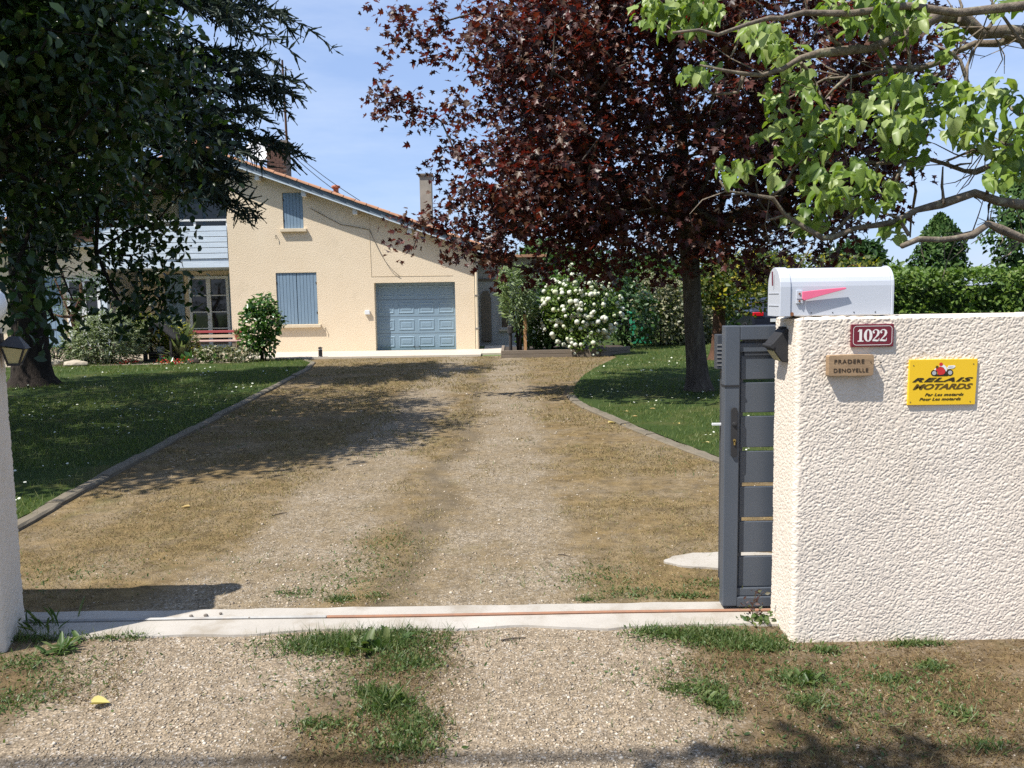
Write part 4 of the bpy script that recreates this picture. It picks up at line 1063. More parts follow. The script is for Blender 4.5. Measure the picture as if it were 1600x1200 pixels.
vp = MB(); vp.lathe((-5.55, 27.2, 4.5), [(.08, 0), (.08, .42), (.13, .44), (.13, .50), (.085, .53), (.085, .68), (.14, .70), (.14, .76), (.02, .80)], 12); vp.build('vent_pipe', M['terracotta'], house)
mast = thing('antenna_mast', 'thin tall rusty mast rising from the brick chimney', 'antenna', (-7.15, 27.6, 5.5))
MB().tube([(-7.15, 27.6, 5.5), (-7.17, 27.6, 7.4), (-7.20, 27.6, 9.3)], [.045, .040, .032], 6).build('pole', M['bark_red'], mast)
mb = MB(); mb.tube([(-7.5, 27.6, 8.95), (-6.9, 27.6, 9.0)], .012, 5)
for k in range(6): mb.tube([(-7.5 + k * .11, 27.35, 8.96), (-7.5 + k * .11, 27.85, 8.96)], .006, 4)
mb.build('aerial', M['steel'], mast)
wr_ = thing('stay_wire', 'pair of thin dark wires slanting down from the brick chimney to the roof', 'wires', (-6.9, 27.0, 6.5))
for dz, n_ in ((0, 0), (.13, 1)):
    a, b_ = Vector((-7.0, 27.0, 6.35 + dz)), Vector((-5.0 + .25 * n_, 27.0, 4.72 + dz * .3))
    MB().tube([a.lerp(b_, t) - Vector((0, 0, .08 * math.sin(math.pi * t))) for t in np.linspace(0, 1, 7)], .011, 4).build('wire', M['iron'], wr_)
sd = thing('satellite_dish', 'white satellite dish beside the brick chimney, behind the cedar', 'satellite dish', (-7.95, 27.3, 5.7))
m = MB(); cc_ = Vector((-7.95, 27.05, 6.30)); ax = Vector((.15, -.9, .35)).normalized(); s_ = ax.cross(Vector((0, 0, 1))).normalized(); t_ = s_.cross(ax)
vs = [cc_]; fs = []
for rr, dd in ((.16, .012), (.30, .05), (.40, .09)):
    for k in range(20):
        a = 2 * math.pi * k / 20; vs.append(cc_ + (s_ * math.cos(a) + t_ * math.sin(a)) * rr + ax * dd)
for k in range(20): fs.append((0, 1 + k, 1 + (k + 1) % 20))
for j in range(2):
    for k in range(20): fs.append((1 + j * 20 + k, 1 + j * 20 + (k + 1) % 20, 21 + j * 20 + (k + 1) % 20, 21 + j * 20 + k))
m.add(vs, fs); dm = m.build('dish', M['white'], sd, smooth=True); so = dm.modifiers.new('thickness', 'SOLIDIFY'); so.thickness = .012
MB().tube([(-7.95, 27.3, 5.5), (-7.95, 27.25, 6.1), tuple(cc_)], .025, 6).build('bracket', M['steel'], sd)
MB().tube([tuple(cc_ + t_ * -.38 + ax * .09), tuple(cc_ + t_ * -.1 + ax * .48)], .012, 5).build('feed_arm', M['steel'], sd)

# ------------------------------------------------------------------ things near the house
bl = thing('bollard_light', 'small black bollard light with a pale collar at the terrace edge', 'lamp', (-5.30, 23.0, 0.06))
MB().lathe((-5.30, 23.05, .06), [(.07, 0), (.055, .02), (.055, .20)], 12).build('post', M['iron'], bl)
MB().lathe((-5.30, 23.05, .2605), [(.05, 0), (.05, .035)], 12).build('diffuser', M['white'], bl)
MB().lathe((-5.30, 23.05, .2960), [(.065, 0), (.065, .02), (.02, .04)], 12).build('cap', M['iron'], bl)

def bench():
    t = thing('garden_bench', 'slatted red and cream wooden bench under the french window', 'bench', (-8.45, 23.95, .04))
    x0, x1 = -9.25, -7.72
    slats = [('red_wood', 24.18, .80, .76), ('cream_wood', 24.12, .68, .62), ('pink_wood', 23.98, .535, .51), ('cream_wood', 23.84, .525, .50), ('pink_wood', 23.70, .515, .49)]
    for mname, y, z1, z0 in slats[:2]: MB().box(x0, x1, y, y + .035, z0 - .03, z1).build('back_slat', M[mname], t, bevel=.005)
    for mname, y, z1, z0 in slats[2:]: MB().box(x0, x1, y, y + .115, z0, z1).build('seat_slat', M[mname], t, bevel=.005)
    for x in (x0 + .12, x1 - .24):
        for y in (23.72, 24.10):
            MB().box(x, x + .10, y, y + .07, .04, .489).build('leg', M['timber'], t, bevel=.004)
        MB().box(x + .02, x + .08, 24.215, 24.26, .30, .80).build('back_post', M['timber'], t)
    return t
bench()
pot = thing('flower_pot', 'small terracotta pot with a green sprig at the end of the bench', 'pot', (-7.95, 24.1, .54))
MB().lathe((-7.86, 23.90, .535), [(.05, 0), (.075, .12), (.085, .12), (.085, .145), (.06, .14)], 12).build('pot', M['terracotta'], pot)
_p = np.array([-7.86, 23.90, .66]) + rng.normal(0, .03, (26, 3)) * [1, 1, .2]
scatter_mesh('sprig', LEAF_NARROW, _p, frames(rnd(26), rnd(26) * .6 + [0, 0, 1]), rng.uniform(.14, .26, 26), M['shrub'], pot)

gwl = thing('garden_ornament', 'black wooden little well house with a pale urn among the shrubs', 'garden ornament', (-9.5, 22.4, .04))
for x in (-9.82, -9.12):
    for y in (22.2, 22.6): MB().box(x, x + .05, y, y + .05, .04, .72).build('post', M['black_wood'], gwl)
m = MB(); m.add([(-9.95, 22.1, .68), (-9.45, 22.1, 1.12), (-8.94, 22.1, .68), (-9.95, 22.75, .68), (-9.45, 22.75, 1.12), (-8.94, 22.75, .68), (-9.95, 22.1, .63), (-9.45, 22.1, 1.07), (-8.94, 22.1, .63), (-9.95, 22.75, .63), (-9.45, 22.75, 1.07), (-8.94, 22.75, .63)],
  [(0, 1, 4, 3), (1, 2, 5, 4), (6, 9, 10, 7), (7, 10, 11, 8), (0, 6, 7, 1), (1, 7, 8, 2), (3, 4, 10, 9), (4, 5, 11, 10), (0, 3, 9, 6), (2, 8, 11, 5)]); m.build('roof', M['black_wood'], gwl)
MB().prism([(-9.85, .04), (-9.05, .04), (-9.05, .30), (-9.85, .30)], 22.22, 22.28, holes=[[(-9.75, .12), (-9.15, .12), (-9.15, .26), (-9.75, .26)]]).box(-9.85, -9.05, 22.56, 22.62, .04, .30).build('rail', M['black_wood'], gwl)
un = MB().lathe((-9.45, 22.40, .04), [(.08, 0), (.08, .05), (.04, .10), (.05, .20), (.10, .28), (.11, .38), (.085, .41)], 14).build('urn', M['grey_print'], smooth=True, origin=(-9.45, 22.40, .04)); tag(un, 'pale grey footed urn standing inside the black well house', 'urn')
for i, (x, y, lab, s) in enumerate(((-10.05, 21.75, 'small clump of bright red flowers beside the black well house', .16), (-8.72, 21.45, 'wider low clump of dark red flowers at the lawn edge before the yucca', .30))):
    f = thing('red_flower_clump', lab, 'flowers', (x, y, .03), 'red flowers by the lawn')
    n = 55
    p = np.array([x, y, .08]) + rng.normal(0, 1, (n, 3)) * [s * .8, s * .5, .05]; p[:, 2] = np.abs(p[:, 2] - .03) + .05
    scatter_mesh('petals', LEAF_SMALL, p, frames(rnd(n) + [0, -.4, .8], rnd(n)), rng.uniform(.05, .09, n), M['red_flower'], f)
    scatter_mesh('leaves', LEAF_SMALL, p - [0, 0, .04], frames(rnd(n) + [0, 0, .6], rnd(n)), rng.uniform(.05, .09, n), M['shrub_dark'], f)
# stones edging the planting bed
def rock(name, c, s, label, group=None, mat='stone'):
    bm = bmesh.new(); bmesh.ops.create_icosphere(bm, subdivisions=2, radius=1)
    for v in bm.verts:
        q = v.co.copy(); k = 1 + .35 * (vnoise(q.x * 2 + c[0] * 7, q.y * 2 + q.z * 3, 3) - .5)
        v.co = Vector((q.x * s[0], q.y * s[1], q.z * s[2])) * k + Vector(c)
    me = bpy.data.meshes.new(name); bm.to_mesh(me); bm.free()
    return tag(link(name, me, M[mat], origin=(c[0], c[1], 0)), label, 'stone', group)
rock('border_stone', (-11.95, 21.6, .08), (.38, .2, .14), 'flat pale stone nearest the cedar trunk at the bed edge', 'pale stones along the planting bed')
rock('border_stone', (-11.25, 21.45, .07), (.34, .2, .12), 'broad pale stone in front of the small rounded bush', 'pale stones along the planting bed')
rock('border_stone', (-11.15, 21.9, .22), (.16, .14, .13), 'small white stone perched at the foot of the silvery bush', 'pale stones along the planting bed')
rock('border_stone', (-12.25, 21.9, .17), (.14, .12, .16), 'upright white stone close beside the cedar trunk', 'pale stones along the planting bed')
rock('border_stone', (-8.30, 21.65, .07), (.18, .14, .11), 'dark round stone at the bed edge by the yucca', 'pale stones along the planting bed', 'soil')

# raised timber bed
rb = thing('raised_bed', 'low timber-edged planting bed at the far end of the driveway', 'planter', (1.2, 22.2, 0))
for z in (0, .105): MB().box(-.28, 2.35, 22.18, 22.26, z + .002, z + .10).build('plank', M['timber'], rb, bevel=.005)
for z in (0, .105): 
    m = MB(); m.bar((2.36, 22.22, z + .051), (3.3, 23.3, z + .051), .08, .098); m.build('plank', M['timber'], rb, bevel=.005)
MB().box(-.28, -.20, 22.27, 24.8, .002, .20).build('plank', M['timber'], rb)
m = MB(); m.prism([(-.2, 22.26), (2.34, 22.26), (3.25, 23.3), (3.25, 24.8), (-.2, 24.8)], .0, .16, plane='xy'); m.build('soil', M['soil'], rb)
st = tag(MB().box(.335, .415, 22.50, 22.58, .1, 1.15).build('wooden_stake', M['stake'], origin=(.37, 22.54, .15)), 'orange-brown wooden stake in the raised bed under the pale shrub', 'stake')
bk = thing('green_bin', 'green plastic bin half hidden behind the white-flowered bush', 'bin', (4.35, 27.5, 0))
MB().prism([(4.0, .02), (4.62, .02), (4.70, 1.02), (3.92, 1.02)], 27.3, 27.9).build('body', M['green_plastic'], bk, bevel=.03)
MB().box(3.88, 4.74, 27.22, 27.95, 1.025, 1.09).build('lid', M['green_plastic'], bk, bevel=.02)
lp2 = thing('lamp_post', 'short black garden lamp post by the raised bed corner', 'lamp', (.05, 22.5, .16))
MB().lathe((-.02, 22.6, .1), [(.05, 0), (.045, .02), (.045, .55), (.09, .56), (.09, .72), (.05, .76)], 10).build('post', M['iron'], lp2)

# white neighbouring house far behind, seen past the mailbox
nh = thing('white_house', 'white house far behind the dark car, glimpsed beside the mailbox', 'house', (15, 52, 0))
MB().box(12.5, 20, 50, 58, 0, 2.45).build('wall', M['white'], nh)
m = MB(); m.add([(12.2, 49.6, 2.43), (20.3, 49.6, 2.43), (20.3, 58.4, 2.43), (12.2, 58.4, 2.43), (12.2, 54, 2.9), (20.3, 54, 2.9)], [(0, 1, 5, 4), (2, 3, 4, 5), (0, 4, 3), (1, 2, 5), (0, 3, 2, 1)]); m.build('roof', M['concrete'], nh)
for x in (13.4, 15.2, 15.9, 18.2):
    w = MB().box(x, x + 1.1, 49.94, 49.999, .9, 2.0).build('window', M['shutter'], nh); MB().box(x + .1, x + 1.0, 49.92, 49.939, 1.0, 1.9).build('pane', M['glass'], w)

# ------------------------------------------------------------------ cars
def car(name, label, loc, yaw, paint, plate=True):
    t = thing(name, label, 'car', loc)
    Rz = Matrix.Translation(loc) @ Matrix.Rotation(yaw, 4, 'Z')
    def put(mb, nm, mat, bevel=0, parent=t, smooth=False):
        mb.v = [tuple(Rz @ Vector(v)) for v in mb.v]
        return mb.build(nm, mat, parent, bevel=bevel, smooth=smooth, seg=3)
    # side outline (y from rear -2.15 to front 2.15, z)
    side = [(-2.12, .35), (-2.16, .55), (-2.13, .80), (-2.06, 1.02), (-1.95, 1.06), (-1.55, 1.07), (1.0, 1.00), (1.9, .86), (2.12, .72), (2.16, .45), (2.10, .30), (-2.0, .28)]
    m = MB()
    xs = [(-.88, .93), (-.80, 1.0), (.80, 1.0), (.88, .93)]
    n = len(side); vs = []
    for x, k in xs: vs += [(x, y * (.985 if k < 1 else 1), .3 + (z - .3) * k) for y, z in side]
    fs = [(i * n + j, i * n + (j + 1) % n, (i + 1) * n + (j + 1) % n, (i + 1) * n + j) for i in range(3) for j in range(n)] + [tuple(range(n)), tuple(3 * n + j for j in range(n))]
    m.add(vs, fs); put(m, 'body', paint, .04)
    def loft(lo, hi, z0, z1):
        m = MB(); m.add([(lo[0], lo[2], z0), (lo[1], lo[2], z0), (lo[1], lo[3], z0), (lo[0], lo[3], z0), (hi[0], hi[2], z1), (hi[1], hi[2], z1), (hi[1], hi[3], z1), (hi[0], hi[3], z1)], [(0, 3, 2, 1), (4, 5, 6, 7), (0, 1, 5, 4), (1, 2, 6, 5), (2, 3, 7, 6), (3, 0, 4, 7)]); return m
    put(loft((-.78, .78, -1.75, 1.15), (-.62, .62, -1.15, .35), 1.03, 1.42), 'windows', M['glass'], .03)
    put(loft((-.635, .635, -1.18, .38), (-.56, .56, -1.0, .2), 1.405, 1.475), 'roof', paint, .03)
    for s in (-1, 1):
        m = MB(); m.bar((s * .74, -1.72, 1.05), (s * .61, -1.15, 1.42), .06, .05); m.bar((s * .74, 1.12, 1.05), (s * .61, .36, 1.42), .06, .05); m.bar((s * .78, -.35, 1.05), (s * .63, -.35, 1.42), .05, .06)
        put(m, 'pillar', paint)
        m = MB(); m.box(s * .87 if s < 0 else .50, s * .50 if s < 0 else .87, -2.165, -2.04, .84, .98); put(m, 'tail_light', M['tail'], .02)
        m = MB(); m.box(s * .90 if s < 0 else .74, -.74 if s < 0 else .90, 2.0, 2.12, .64, .76); put(m, 'headlight', M['glass'], .02)
        m = MB(); m.box(s * 1.02 if s < 0 else .86, -.86 if s < 0 else 1.02, .75, .85, .98, 1.10); put(m, 'mirror', paint, .02)
        for y in (-1.35, 1.35):
            m = MB(); m.lathe((s * .80, y, .31), [(.31, -.10), (.31, .10)], 20, axis='x'); w = put(m, 'wheel', M['rubber'])
            m = MB(); m.lathe((s * .80, y, .31), [(.20, -.11), (.20, .11)], 14, axis='x'); put(m, 'rim', M['steel'], 0, w)
    m = MB(); m.box(-.26, .26, -2.178, -2.155, .64, .75); put(m, 'licence_plate', M['white'])
    m = MB(); m.box(-.80, .80, -2.20, -2.10, .36, .56); put(m, 'bumper', paint, .03)
    m = MB(); m.lathe((0, -2.13, .92), [(.07, -.01), (.07, .012)], 14, axis='y'); put(m, 'badge', M['steel'])
    return t
car('parked_car', 'dark car seen from behind with red tail lights, parked beyond the gate', (9.1, 31.0, 0), 0.06, M['car'])
car('parked_car', 'dark maroon car roof just showing above the cream wall', (10.75, 14.5, 0), R(100), M['car_red'])
# ------------------------------------------------------------------ trees
def grow(trunk, pts, sag=0.0, wob=0.12, bias=0.35, seed=0):
    """join scattered points to the nearest branch so far; returns nodes, parents, radii weights"""
    r_ = np.random.default_rng(seed)
    nodes = [np.array(p, float) for p in trunk]; par = [i - 1 for i in range(len(trunk))]
    depth = [0.0] * len(trunk)
    ctr = np.array(trunk[-1], float)
    order = np.argsort(np.linalg.norm(pts - np.array(trunk[len(trunk) // 2]), axis=1))
    A = np.array(nodes); D = np.array(depth)
    for i in order:
        p = pts[i]
        d = np.linalg.norm(A - p, axis=1) + bias * D * 0.15
        d = d + 0.6 * np.clip(A[:, 2] - p[2] , 0, 9) * 0.5
        j = int(np.argmin(d)); a = A[j]; L = np.linalg.norm(p - a)
        k = max(1, int(L / 0.5)); last = j
        for q in range(1, k + 1):
            t = q / k
            c = a + (p - a) * t
            if q < k: c = c + r_.normal(0, wob * min(L, 1.2) * .35, 3) + np.array([0, 0, -sag * L * math.sin(math.pi * t) + .12 * L * math.sin(math.pi * t)])
            A = np.vstack([A, c]); D = np.append(D, D[last] + L / k); par.append(last); last = len(par) - 1
    cnt = np.ones(len(par)); 
    for i in range(len(par) - 1, 0, -1):
        if par[i] >= 0: cnt[par[i]] += cnt[i]
    return A, par, cnt

def limb_mesh(name, A, par, rad, n, parent, mat, sel=None, kind=None, smooth=True):
    V, F = [], []
    idx = [i for i in range(len(par)) if par[i] >= 0 and (sel is None or sel(i))]
    ref = np.array([.13, .31, .94]); ang = np.arange(n) * 2 * math.pi / n
    for i in idx:
        a, b = A[par[i]], A[i]; d = b - a; L = np.linalg.norm(d)
        if L < 1e-5: continue
        d = d / L; s = np.cross(d, ref); s = s / (np.linalg.norm(s) + 1e-9); t = np.cross(d, s)
        o = len(V)
        ra = min(rad[par[i]], rad[i] * 1.35); rb = rad[i]
        for c, r in ((a - d * ra * .25, ra), (b + d * rb * .25, rb)):
            for q in ang: V.append(c + (s * math.cos(q) + t * math.sin(q)) * r)
        for k in range(n):
            F.append((o + k, o + (k + 1) % n, o + n + (k + 1) % n, o + n + k))
    return link(name, tri_mesh(name, np.array(V), np.array(F), smooth), mat, parent, kind=kind)

def trunk_tube(name, pts, rad, parent, mat, n=16, rough=0.05, seed=0, flare=True):
    """a gnarled trunk: ring offsets by noise, roots flaring at the foot"""
    P = np.array(pts, float); s = np.linspace(0, len(P) - 1, len(P) * 8)
    X = np.stack([np.interp(s, range(len(P)), P[:, k]) for k in range(3)], 1); rr = np.interp(s, range(len(P)), rad)
    V, F = [], []
    for i, (c, r) in enumerate(zip(X, rr)):
        for k in range(n):
            a = 2 * math.pi * k / n
            f = 1 + rough * 2 * (float(fbm(math.cos(a) * 1.4 + 7 + c[2] * .6, math.sin(a) * 1.4 + c[2] * .8, seed, 3)) - .5) * 2
            h = c[2] - X[0, 2]
            if flare: f += .55 * math.exp(-h / .16) * (.6 + .6 * abs(math.sin(a * 2.5 + seed)))
            V.append((c[0] + r * f * math.cos(a), c[1] + r * f * math.sin(a), c[2]))
    for i in range(len(X) - 1):
        for k in range(n): F.append((i * n + k, i * n + (k + 1) % n, (i + 1) * n + (k + 1) % n, (i + 1) * n + k))
    return link(name, tri_mesh(name, np.array(V), np.array(F), True), mat, parent)

def ell(n, c, r, shell=0.0, seed=0):
    g = np.random.default_rng(seed); v = g.normal(size=(n, 3)); v /= np.linalg.norm(v, axis=1, keepdims=True)
    q = g.uniform(shell ** 3, 1, (n, 1)) ** (1 / 3)
    return np.array(c) + v * q * np.array(r)

def crown_leaves(tips, per, spread, g, sub=0, tight=.10):
    if sub:
        c = np.repeat(tips, sub, 0); c = c + np.clip(g.normal(0, 1, c.shape), -1.8, 1.8) * spread
        p = np.repeat(c, max(1, per // sub), 0)
        return p + np.clip(g.normal(0, 1, p.shape), -1.8, 1.8) * tight
    p = np.repeat(tips, per, 0)
    return p + np.clip(g.normal(0, 1, p.shape), -1.8, 1.8) * spread

# ---- purple maple
mp = thing('maple_tree', 'large purple-leaved maple on the lawn beside the driveway', 'tree', (3.1, 13.7, 0))
tr = [(3.10, 13.7, 0), (3.04, 13.72, .7), (2.98, 13.72, 1.5), (2.94, 13.7, 2.1), (2.85, 13.7, 3.0), (2.75, 13.7, 4.2), (2.6, 13.7, 5.6), (2.55, 13.7, 7.2)]
pts = np.vstack([ell(360, (2.95, 13.7, 5.2), (3.6, 3.3, 3.5), .25, 1), ell(70, (.75, 13.4, 5.3), (1.3, 1.6, 2.0), .1, 6), ell(110, (2.7, 11.9, 4.9), (3.0, 1.4, 2.7), .1, 7), ell(60, (3.4, 13.2, 6.3), (3.2, 2.6, 2.6), .4, 2), ell(60, (4.3, 13.4, 3.6), (2.0, 2.2, 1.4), .2, 3), ell(50, (.6, 13.2, 3.1), (1.5, 1.6, .9), .2, 5)])
pts = pts[(pts[:, 2] > 2.05 + .25 * np.abs(pts[:, 0] - 2.6) * (pts[:, 0] > 3.4)) & (pts[:, 2] < 9)]
# the reaching twigs on the house side and over the roof edge
reach = np.array([W(612, 150, 13.0), W(645, 165, 13.1), W(690, 190, 13.2), W(628, 38, 13.2), W(660, 70, 13.4), W(690, 35, 13.2), W(645, 350, 12.9), W(690, 360, 13.0), W(720, 385, 13), W(712, 240, 13.1), W(722, 300, 13), W(1370, 285, 13.5), W(1460, 110, 13.8), W(1400, 60, 14), W(1330, 330, 13.4), W(740, 20, 13), W(1290, 400, 13.2), W(770, 410, 13), W(850, 425, 12.8), W(950, 415, 12.6), W(1180, 420, 12.9)])
A, par, cnt = grow(tr, np.vstack([pts, reach]), seed=4)
rad = .0075 * cnt ** .47; rad[:8] = np.maximum(rad[:8], [.19, .175, .165, .16, .12, .09, .06, .035])
trunk_tube('trunk', tr[:5], [.175, .160, .150, .150, .10], mp, M['bark'], 18, .07, 3)
limb_mesh('branches', A, par, rad, 6, mp, M['bark'], lambda i: i > 3, kind='stuff')
g = np.random.default_rng(12)
tips = A[len(tr):]; tips = tips[np.linalg.norm((tips - [2.6, 13.7, 4.6]) / [3.6, 3.4, 3.4], axis=1) > .38]
p = crown_leaves(tips, 76, [.26, .26, .23], g, 4, [.11, .11, .12])
q = crown_leaves(reach, 44, [.13, .13, .10], g, 4, [.06, .06, .08])
p = np.vstack([p, q]); p = p[p[:, 2] > 1.72]
n = len(p)
nr = rnd(n) * .75 + [0, -.25, .75]
tp = rnd(n) * .8 + (p - [2.6, 13.7, 5]) * [.12, .12, .02] + [0, 0, -.75]
rot = frames(nr, tp); sz = rng.uniform(.068, .122, n)
near, rest = nearest_split(p, 300)
leaf_objects('leaf', LEAF_MAPLE, p[near], rot[near], sz[near], M['maple'], mp)
scatter_mesh('foliage', LEAF_MAPLE, p[rest], rot[rest], sz[rest], M['maple'], mp, jitter=.12)

def crumple(tm, seed, a=.10):
    g2 = np.random.default_rng(seed + 500); V = tm[0].copy()
    V[1:] += g2.normal(0, a, (len(V) - 1, 3)) * [.55, .45, 1.0]
    V[:, 2] += .25 * V[:, 0] ** 2 * g2.uniform(-2, 3) - .25 * V[:, 1] ** 2 * g2.uniform(0, 1.4); V[:, 0] *= g2.uniform(.75, 1.05)
    return V, tm[1]

# ---- catalpa reaching in from beyond the wall: its trunk stands out of the picture
ct = thing('catalpa_tree', 'tree with big light green leaves reaching over the mailbox wall', 'tree', (5.6, 6.2, 0))
trk = [(5.6, 6.2, 0), (5.55, 6.15, 1.2), (5.4, 6.1, 2.2), (5.1, 6.0, 3.1), (5.0, 5.9, 4.2)]
trunk_tube('trunk', trk, [.20, .17, .16, .14, .10], ct, M['bark_lichen'], 16, .06, 9)
CB = [  # (start on the trunk, line of sight points with depth, radii)
 ((5.15, 6.0, 3.0), [(1700, 62), (1600, 52), (1572, 50), (1537, 42), (1500, 31), (1467, 29), (1450, 32), (1435, 47), (1400, 61), (1355, 75), (1325, 80), (1282, 83), (1250, 97), (1220, 105), (1190, 114), (1162, 116), (1125, 110), (1095, 104)], .068, .008, 5.6, 5.1),
 ((5.2, 6.0, 2.9), [(1690, 60), (1600, 60), (1560, 68), (1520, 73), (1497, 80), (1470, 90), (1450, 102), (1430, 106), (1390, 106), (1370, 115), (1330, 121), (1290, 124), (1255, 142), (1225, 156)], .042, .008, 5.6, 5.7),
 ((5.1, 6.0, 3.3), [(1680, 0), (1600, 2), (1500, 22), (1420, 10), (1330, 20), (1262, 19), (1220, 24), (1200, 28), (1162, 39), (1120, 50), (1090, 55), (1050, 50)], .034, .007, 5.2, 4.7),
 ((5.3, 6.1, 2.4), [(1700, 345), (1600, 324), (1562, 313), (1522, 308), (1475, 316), (1437, 325), (1400, 346), (1369, 355), (1337, 360), (1300, 371), (1275, 374), (1250, 350), (1234, 336), (1203, 308), (1162, 297), (1134, 299), (1119, 286)], .044, .007, 5.4, 5.2),
 ((5.3, 6.1, 2.3), [(1690, 395), (1600, 372), (1562, 355), (1545, 354), (1520, 361), (1497, 367), (1475, 370), (1440, 375), (1410, 382)], .040, .016, 5.0, 4.8),
 ((5.3, 6.1, 2.7), [(1690, 270), (1600, 250), (1562, 257), (1525, 269), (1500, 267), (1475, 257), (1450, 252), (1412, 255), (1375, 255), (1355, 252), (1325, 264), (1300, 257), (1287, 246)], .030, .006, 5.7, 5.5),
 ((5.3, 6.1, 2.8), [(1690, 215), (1600, 225), (1570, 225), (1540, 233), (1520, 238), (1490, 240), (1478, 252)], .022, .006, 5.5, 5.4)]
for st0, line, r0, r1, d0, d1 in CB:
    P = [np.array(st0)] + [W(px, py, d0 + (d1 - d0) * i / (len(line) - 1)) + rng.normal(0, .012, 3) for i, (px, py) in enumerate(line)]
    m = MB(); m.tube(P, list(np.linspace(r0 * .80, r1 * .8, len(P)) * rng.uniform(.80, 1.22, len(P))), 8); m.build('branch', M['bark_lichen'], ct, smooth=True)
twigs = [[(1425, 106), (1424, 85), (1418, 60), (1408, 20)], [(1512, 128), (1514, 105), (1522, 75), (1542, 56)], [(1512, 128), (1495, 95), (1480, 80), (1452, 70)], [(1512, 128), (1511, 150), (1508, 175)], [(1427, 264), (1430, 300), (1428, 340), (1422, 370)], [(1540, 313), (1545, 290), (1560, 262), (1585, 245)], [(1475, 316), (1474, 290), (1476, 262)],
 [(1543, 356), (1548, 320), (1556, 295)], [(1480, 252), (1484, 262), (1500, 258), (1515, 255)], [(1390, 106), (1380, 85), (1360, 50), (1330, 30)], [(1300, 371), (1330, 335), (1350, 310), (1365, 300)], [(1418, 370), (1405, 340), (1385, 330), (1365, 326)], [(1203, 308), (1225, 290), (1240, 262), (1255, 250)], [(1234, 336), (1215, 340), (1195, 345)], [(1250, 97), (1265, 120), (1285, 150), (1300, 180)], [(1325, 121), (1300, 140), (1285, 160)],
 [(1600, 75), (1570, 30), (1550, 0)], [(1500, 31), (1496, 10), (1490, -20)], [(1320, 82), (1300, 60), (1290, 40), (1300, 10)], [(1162, 116), (1150, 140), (1120, 145), (1098, 132)], [(1162, 39), (1150, 70), (1135, 90)], [(1545, 42), (1560, 20), (1590, 0)], [(1600, 180), (1580, 170), (1560, 140)], [(1412, 255), (1400, 285), (1395, 300)], [(1325, 264), (1320, 285), (1310, 300)], [(1475, 110), (1440, 130), (1400, 165), (1365, 165)]]
for line in twigs:
    P = [W(px, py, 5.35 + .1 * math.sin(px)) + rng.normal(0, .008, 3) for px, py in line]
    m = MB(); m.tube(P, list(np.linspace(.013, .005, len(P))), 5); m.build('twig', M['bark_lichen'], ct, smooth=True)
# fine bare sprays
m = MB()
for i in range(150):
    line = CB[int(rng.integers(0, 7))][1]; a, b_ = line[int(rng.integers(1, len(line) - 1))], None
    p0 = W(a[0], a[1], 5.4); d = rng.normal(0, 1, 3) * [.16, .12, .14] + [-.06, 0, -.02]
    m.tube([p0, p0 + d * .5 + rng.normal(0, .02, 3), p0 + d], [.005, .004, .0022], 3, cap=False)
m.build('twigs', M['bark_lichen'], ct, kind='stuff')
CL = [(1010, 30, 24), (1022, 18, 22), (1060, 22, 40), (1090, 18, 36), (1115, 14, 20), (1165, 58, 20), (1190, 62, 26), (1212, 70, 18), (1080, 122, 18), (1100, 112, 16), (1118, 120, 12), (1222, 90, 26), (1240, 120, 32), (1205, 150, 22), (1218, 170, 14), (1262, 158, 16), (1182, 215, 12), (1225, 195, 24), (1250, 215, 32), (1290, 205, 34), (1235, 240, 20), (1275, 235, 26), (1320, 200, 30), (1335, 175, 22), (1395, 140, 32), (1400, 170, 46), (1425, 195, 40), (1390, 220, 40), (1440, 140, 26), (1430, 235, 26), (1470, 175, 22), (1510, 150, 28), (1525, 180, 34), (1505, 205, 34), (1530, 222, 22), (1480, 140, 14), (1475, 155, 14), (1562, 140, 18), (1582, 150, 16), (1580, 170, 14), (1592, 205, 24), (1575, 235, 30), (1592, 250, 26), (1560, 280, 20), (1590, 275, 18),
      (1270, 285, 26), (1300, 295, 34), (1340, 290, 36), (1370, 305, 30), (1330, 315, 24), (1395, 305, 20), (1245, 345, 16), (1268, 352, 24), (1255, 362, 14), (1285, 330, 20), (1175, 262, 10), (1122, 262, 12), (1150, 272, 16), (1160, 262, 12), (1205, 268, 14), (1215, 285, 10), (1380, 20, 40), (1345, 18, 34), (1420, 30, 30), (1330, 45, 20), (1390, 60, 26), (1480, 52, 18), (1490, 58, 14), (1560, 22, 18), (1590, 12, 16), (1300, 30, 16), (1400, 366, 14), (1383, 362, 8), (1405, 378, 10), (1380, -10, 40), (1080, -12, 40), (1300, -8, 30), (1190, 85, 10), (1545, 285, 10), (1480, 88, 8), (1128, 30, 10)]
pp, dd = [], []
for cx, cy, r_ in CL:
    k = max(4, int(r_ * r_ / (28 if r_ < 28 else 38))); dep = 5.35 + rng.normal(0, .18)
    for j in range(k):
        a, u = rng.uniform(0, 2 * math.pi), math.sqrt(rng.uniform()); 
        pp.append(W(cx + r_ * u * math.cos(a), cy - 8 + r_ * u * math.sin(a), dep + rng.normal(0, .1)))
p = np.array(pp); n = len(p)
nr = rnd(n) * .8 + [-.35, -.55, .75]; tp = rnd(n) * .65 + [-.15, 0, -1.0]
rot = frames(nr, tp); sz = rng.uniform(.044, .100, n)
near, rest = nearest_split(p, 300, ok=sz > .06)
for v_ in range(5): leaf_objects('leaf', crumple(LEAF_HEART, v_), p[near[v_::5]], rot[near[v_::5]], sz[near[v_::5]], M['catalpa'], ct)
scatter_mesh('foliage', crumple(LEAF_HEART, 9), p[rest], rot[rest], sz[rest], M['catalpa'], ct, jitter=.22)
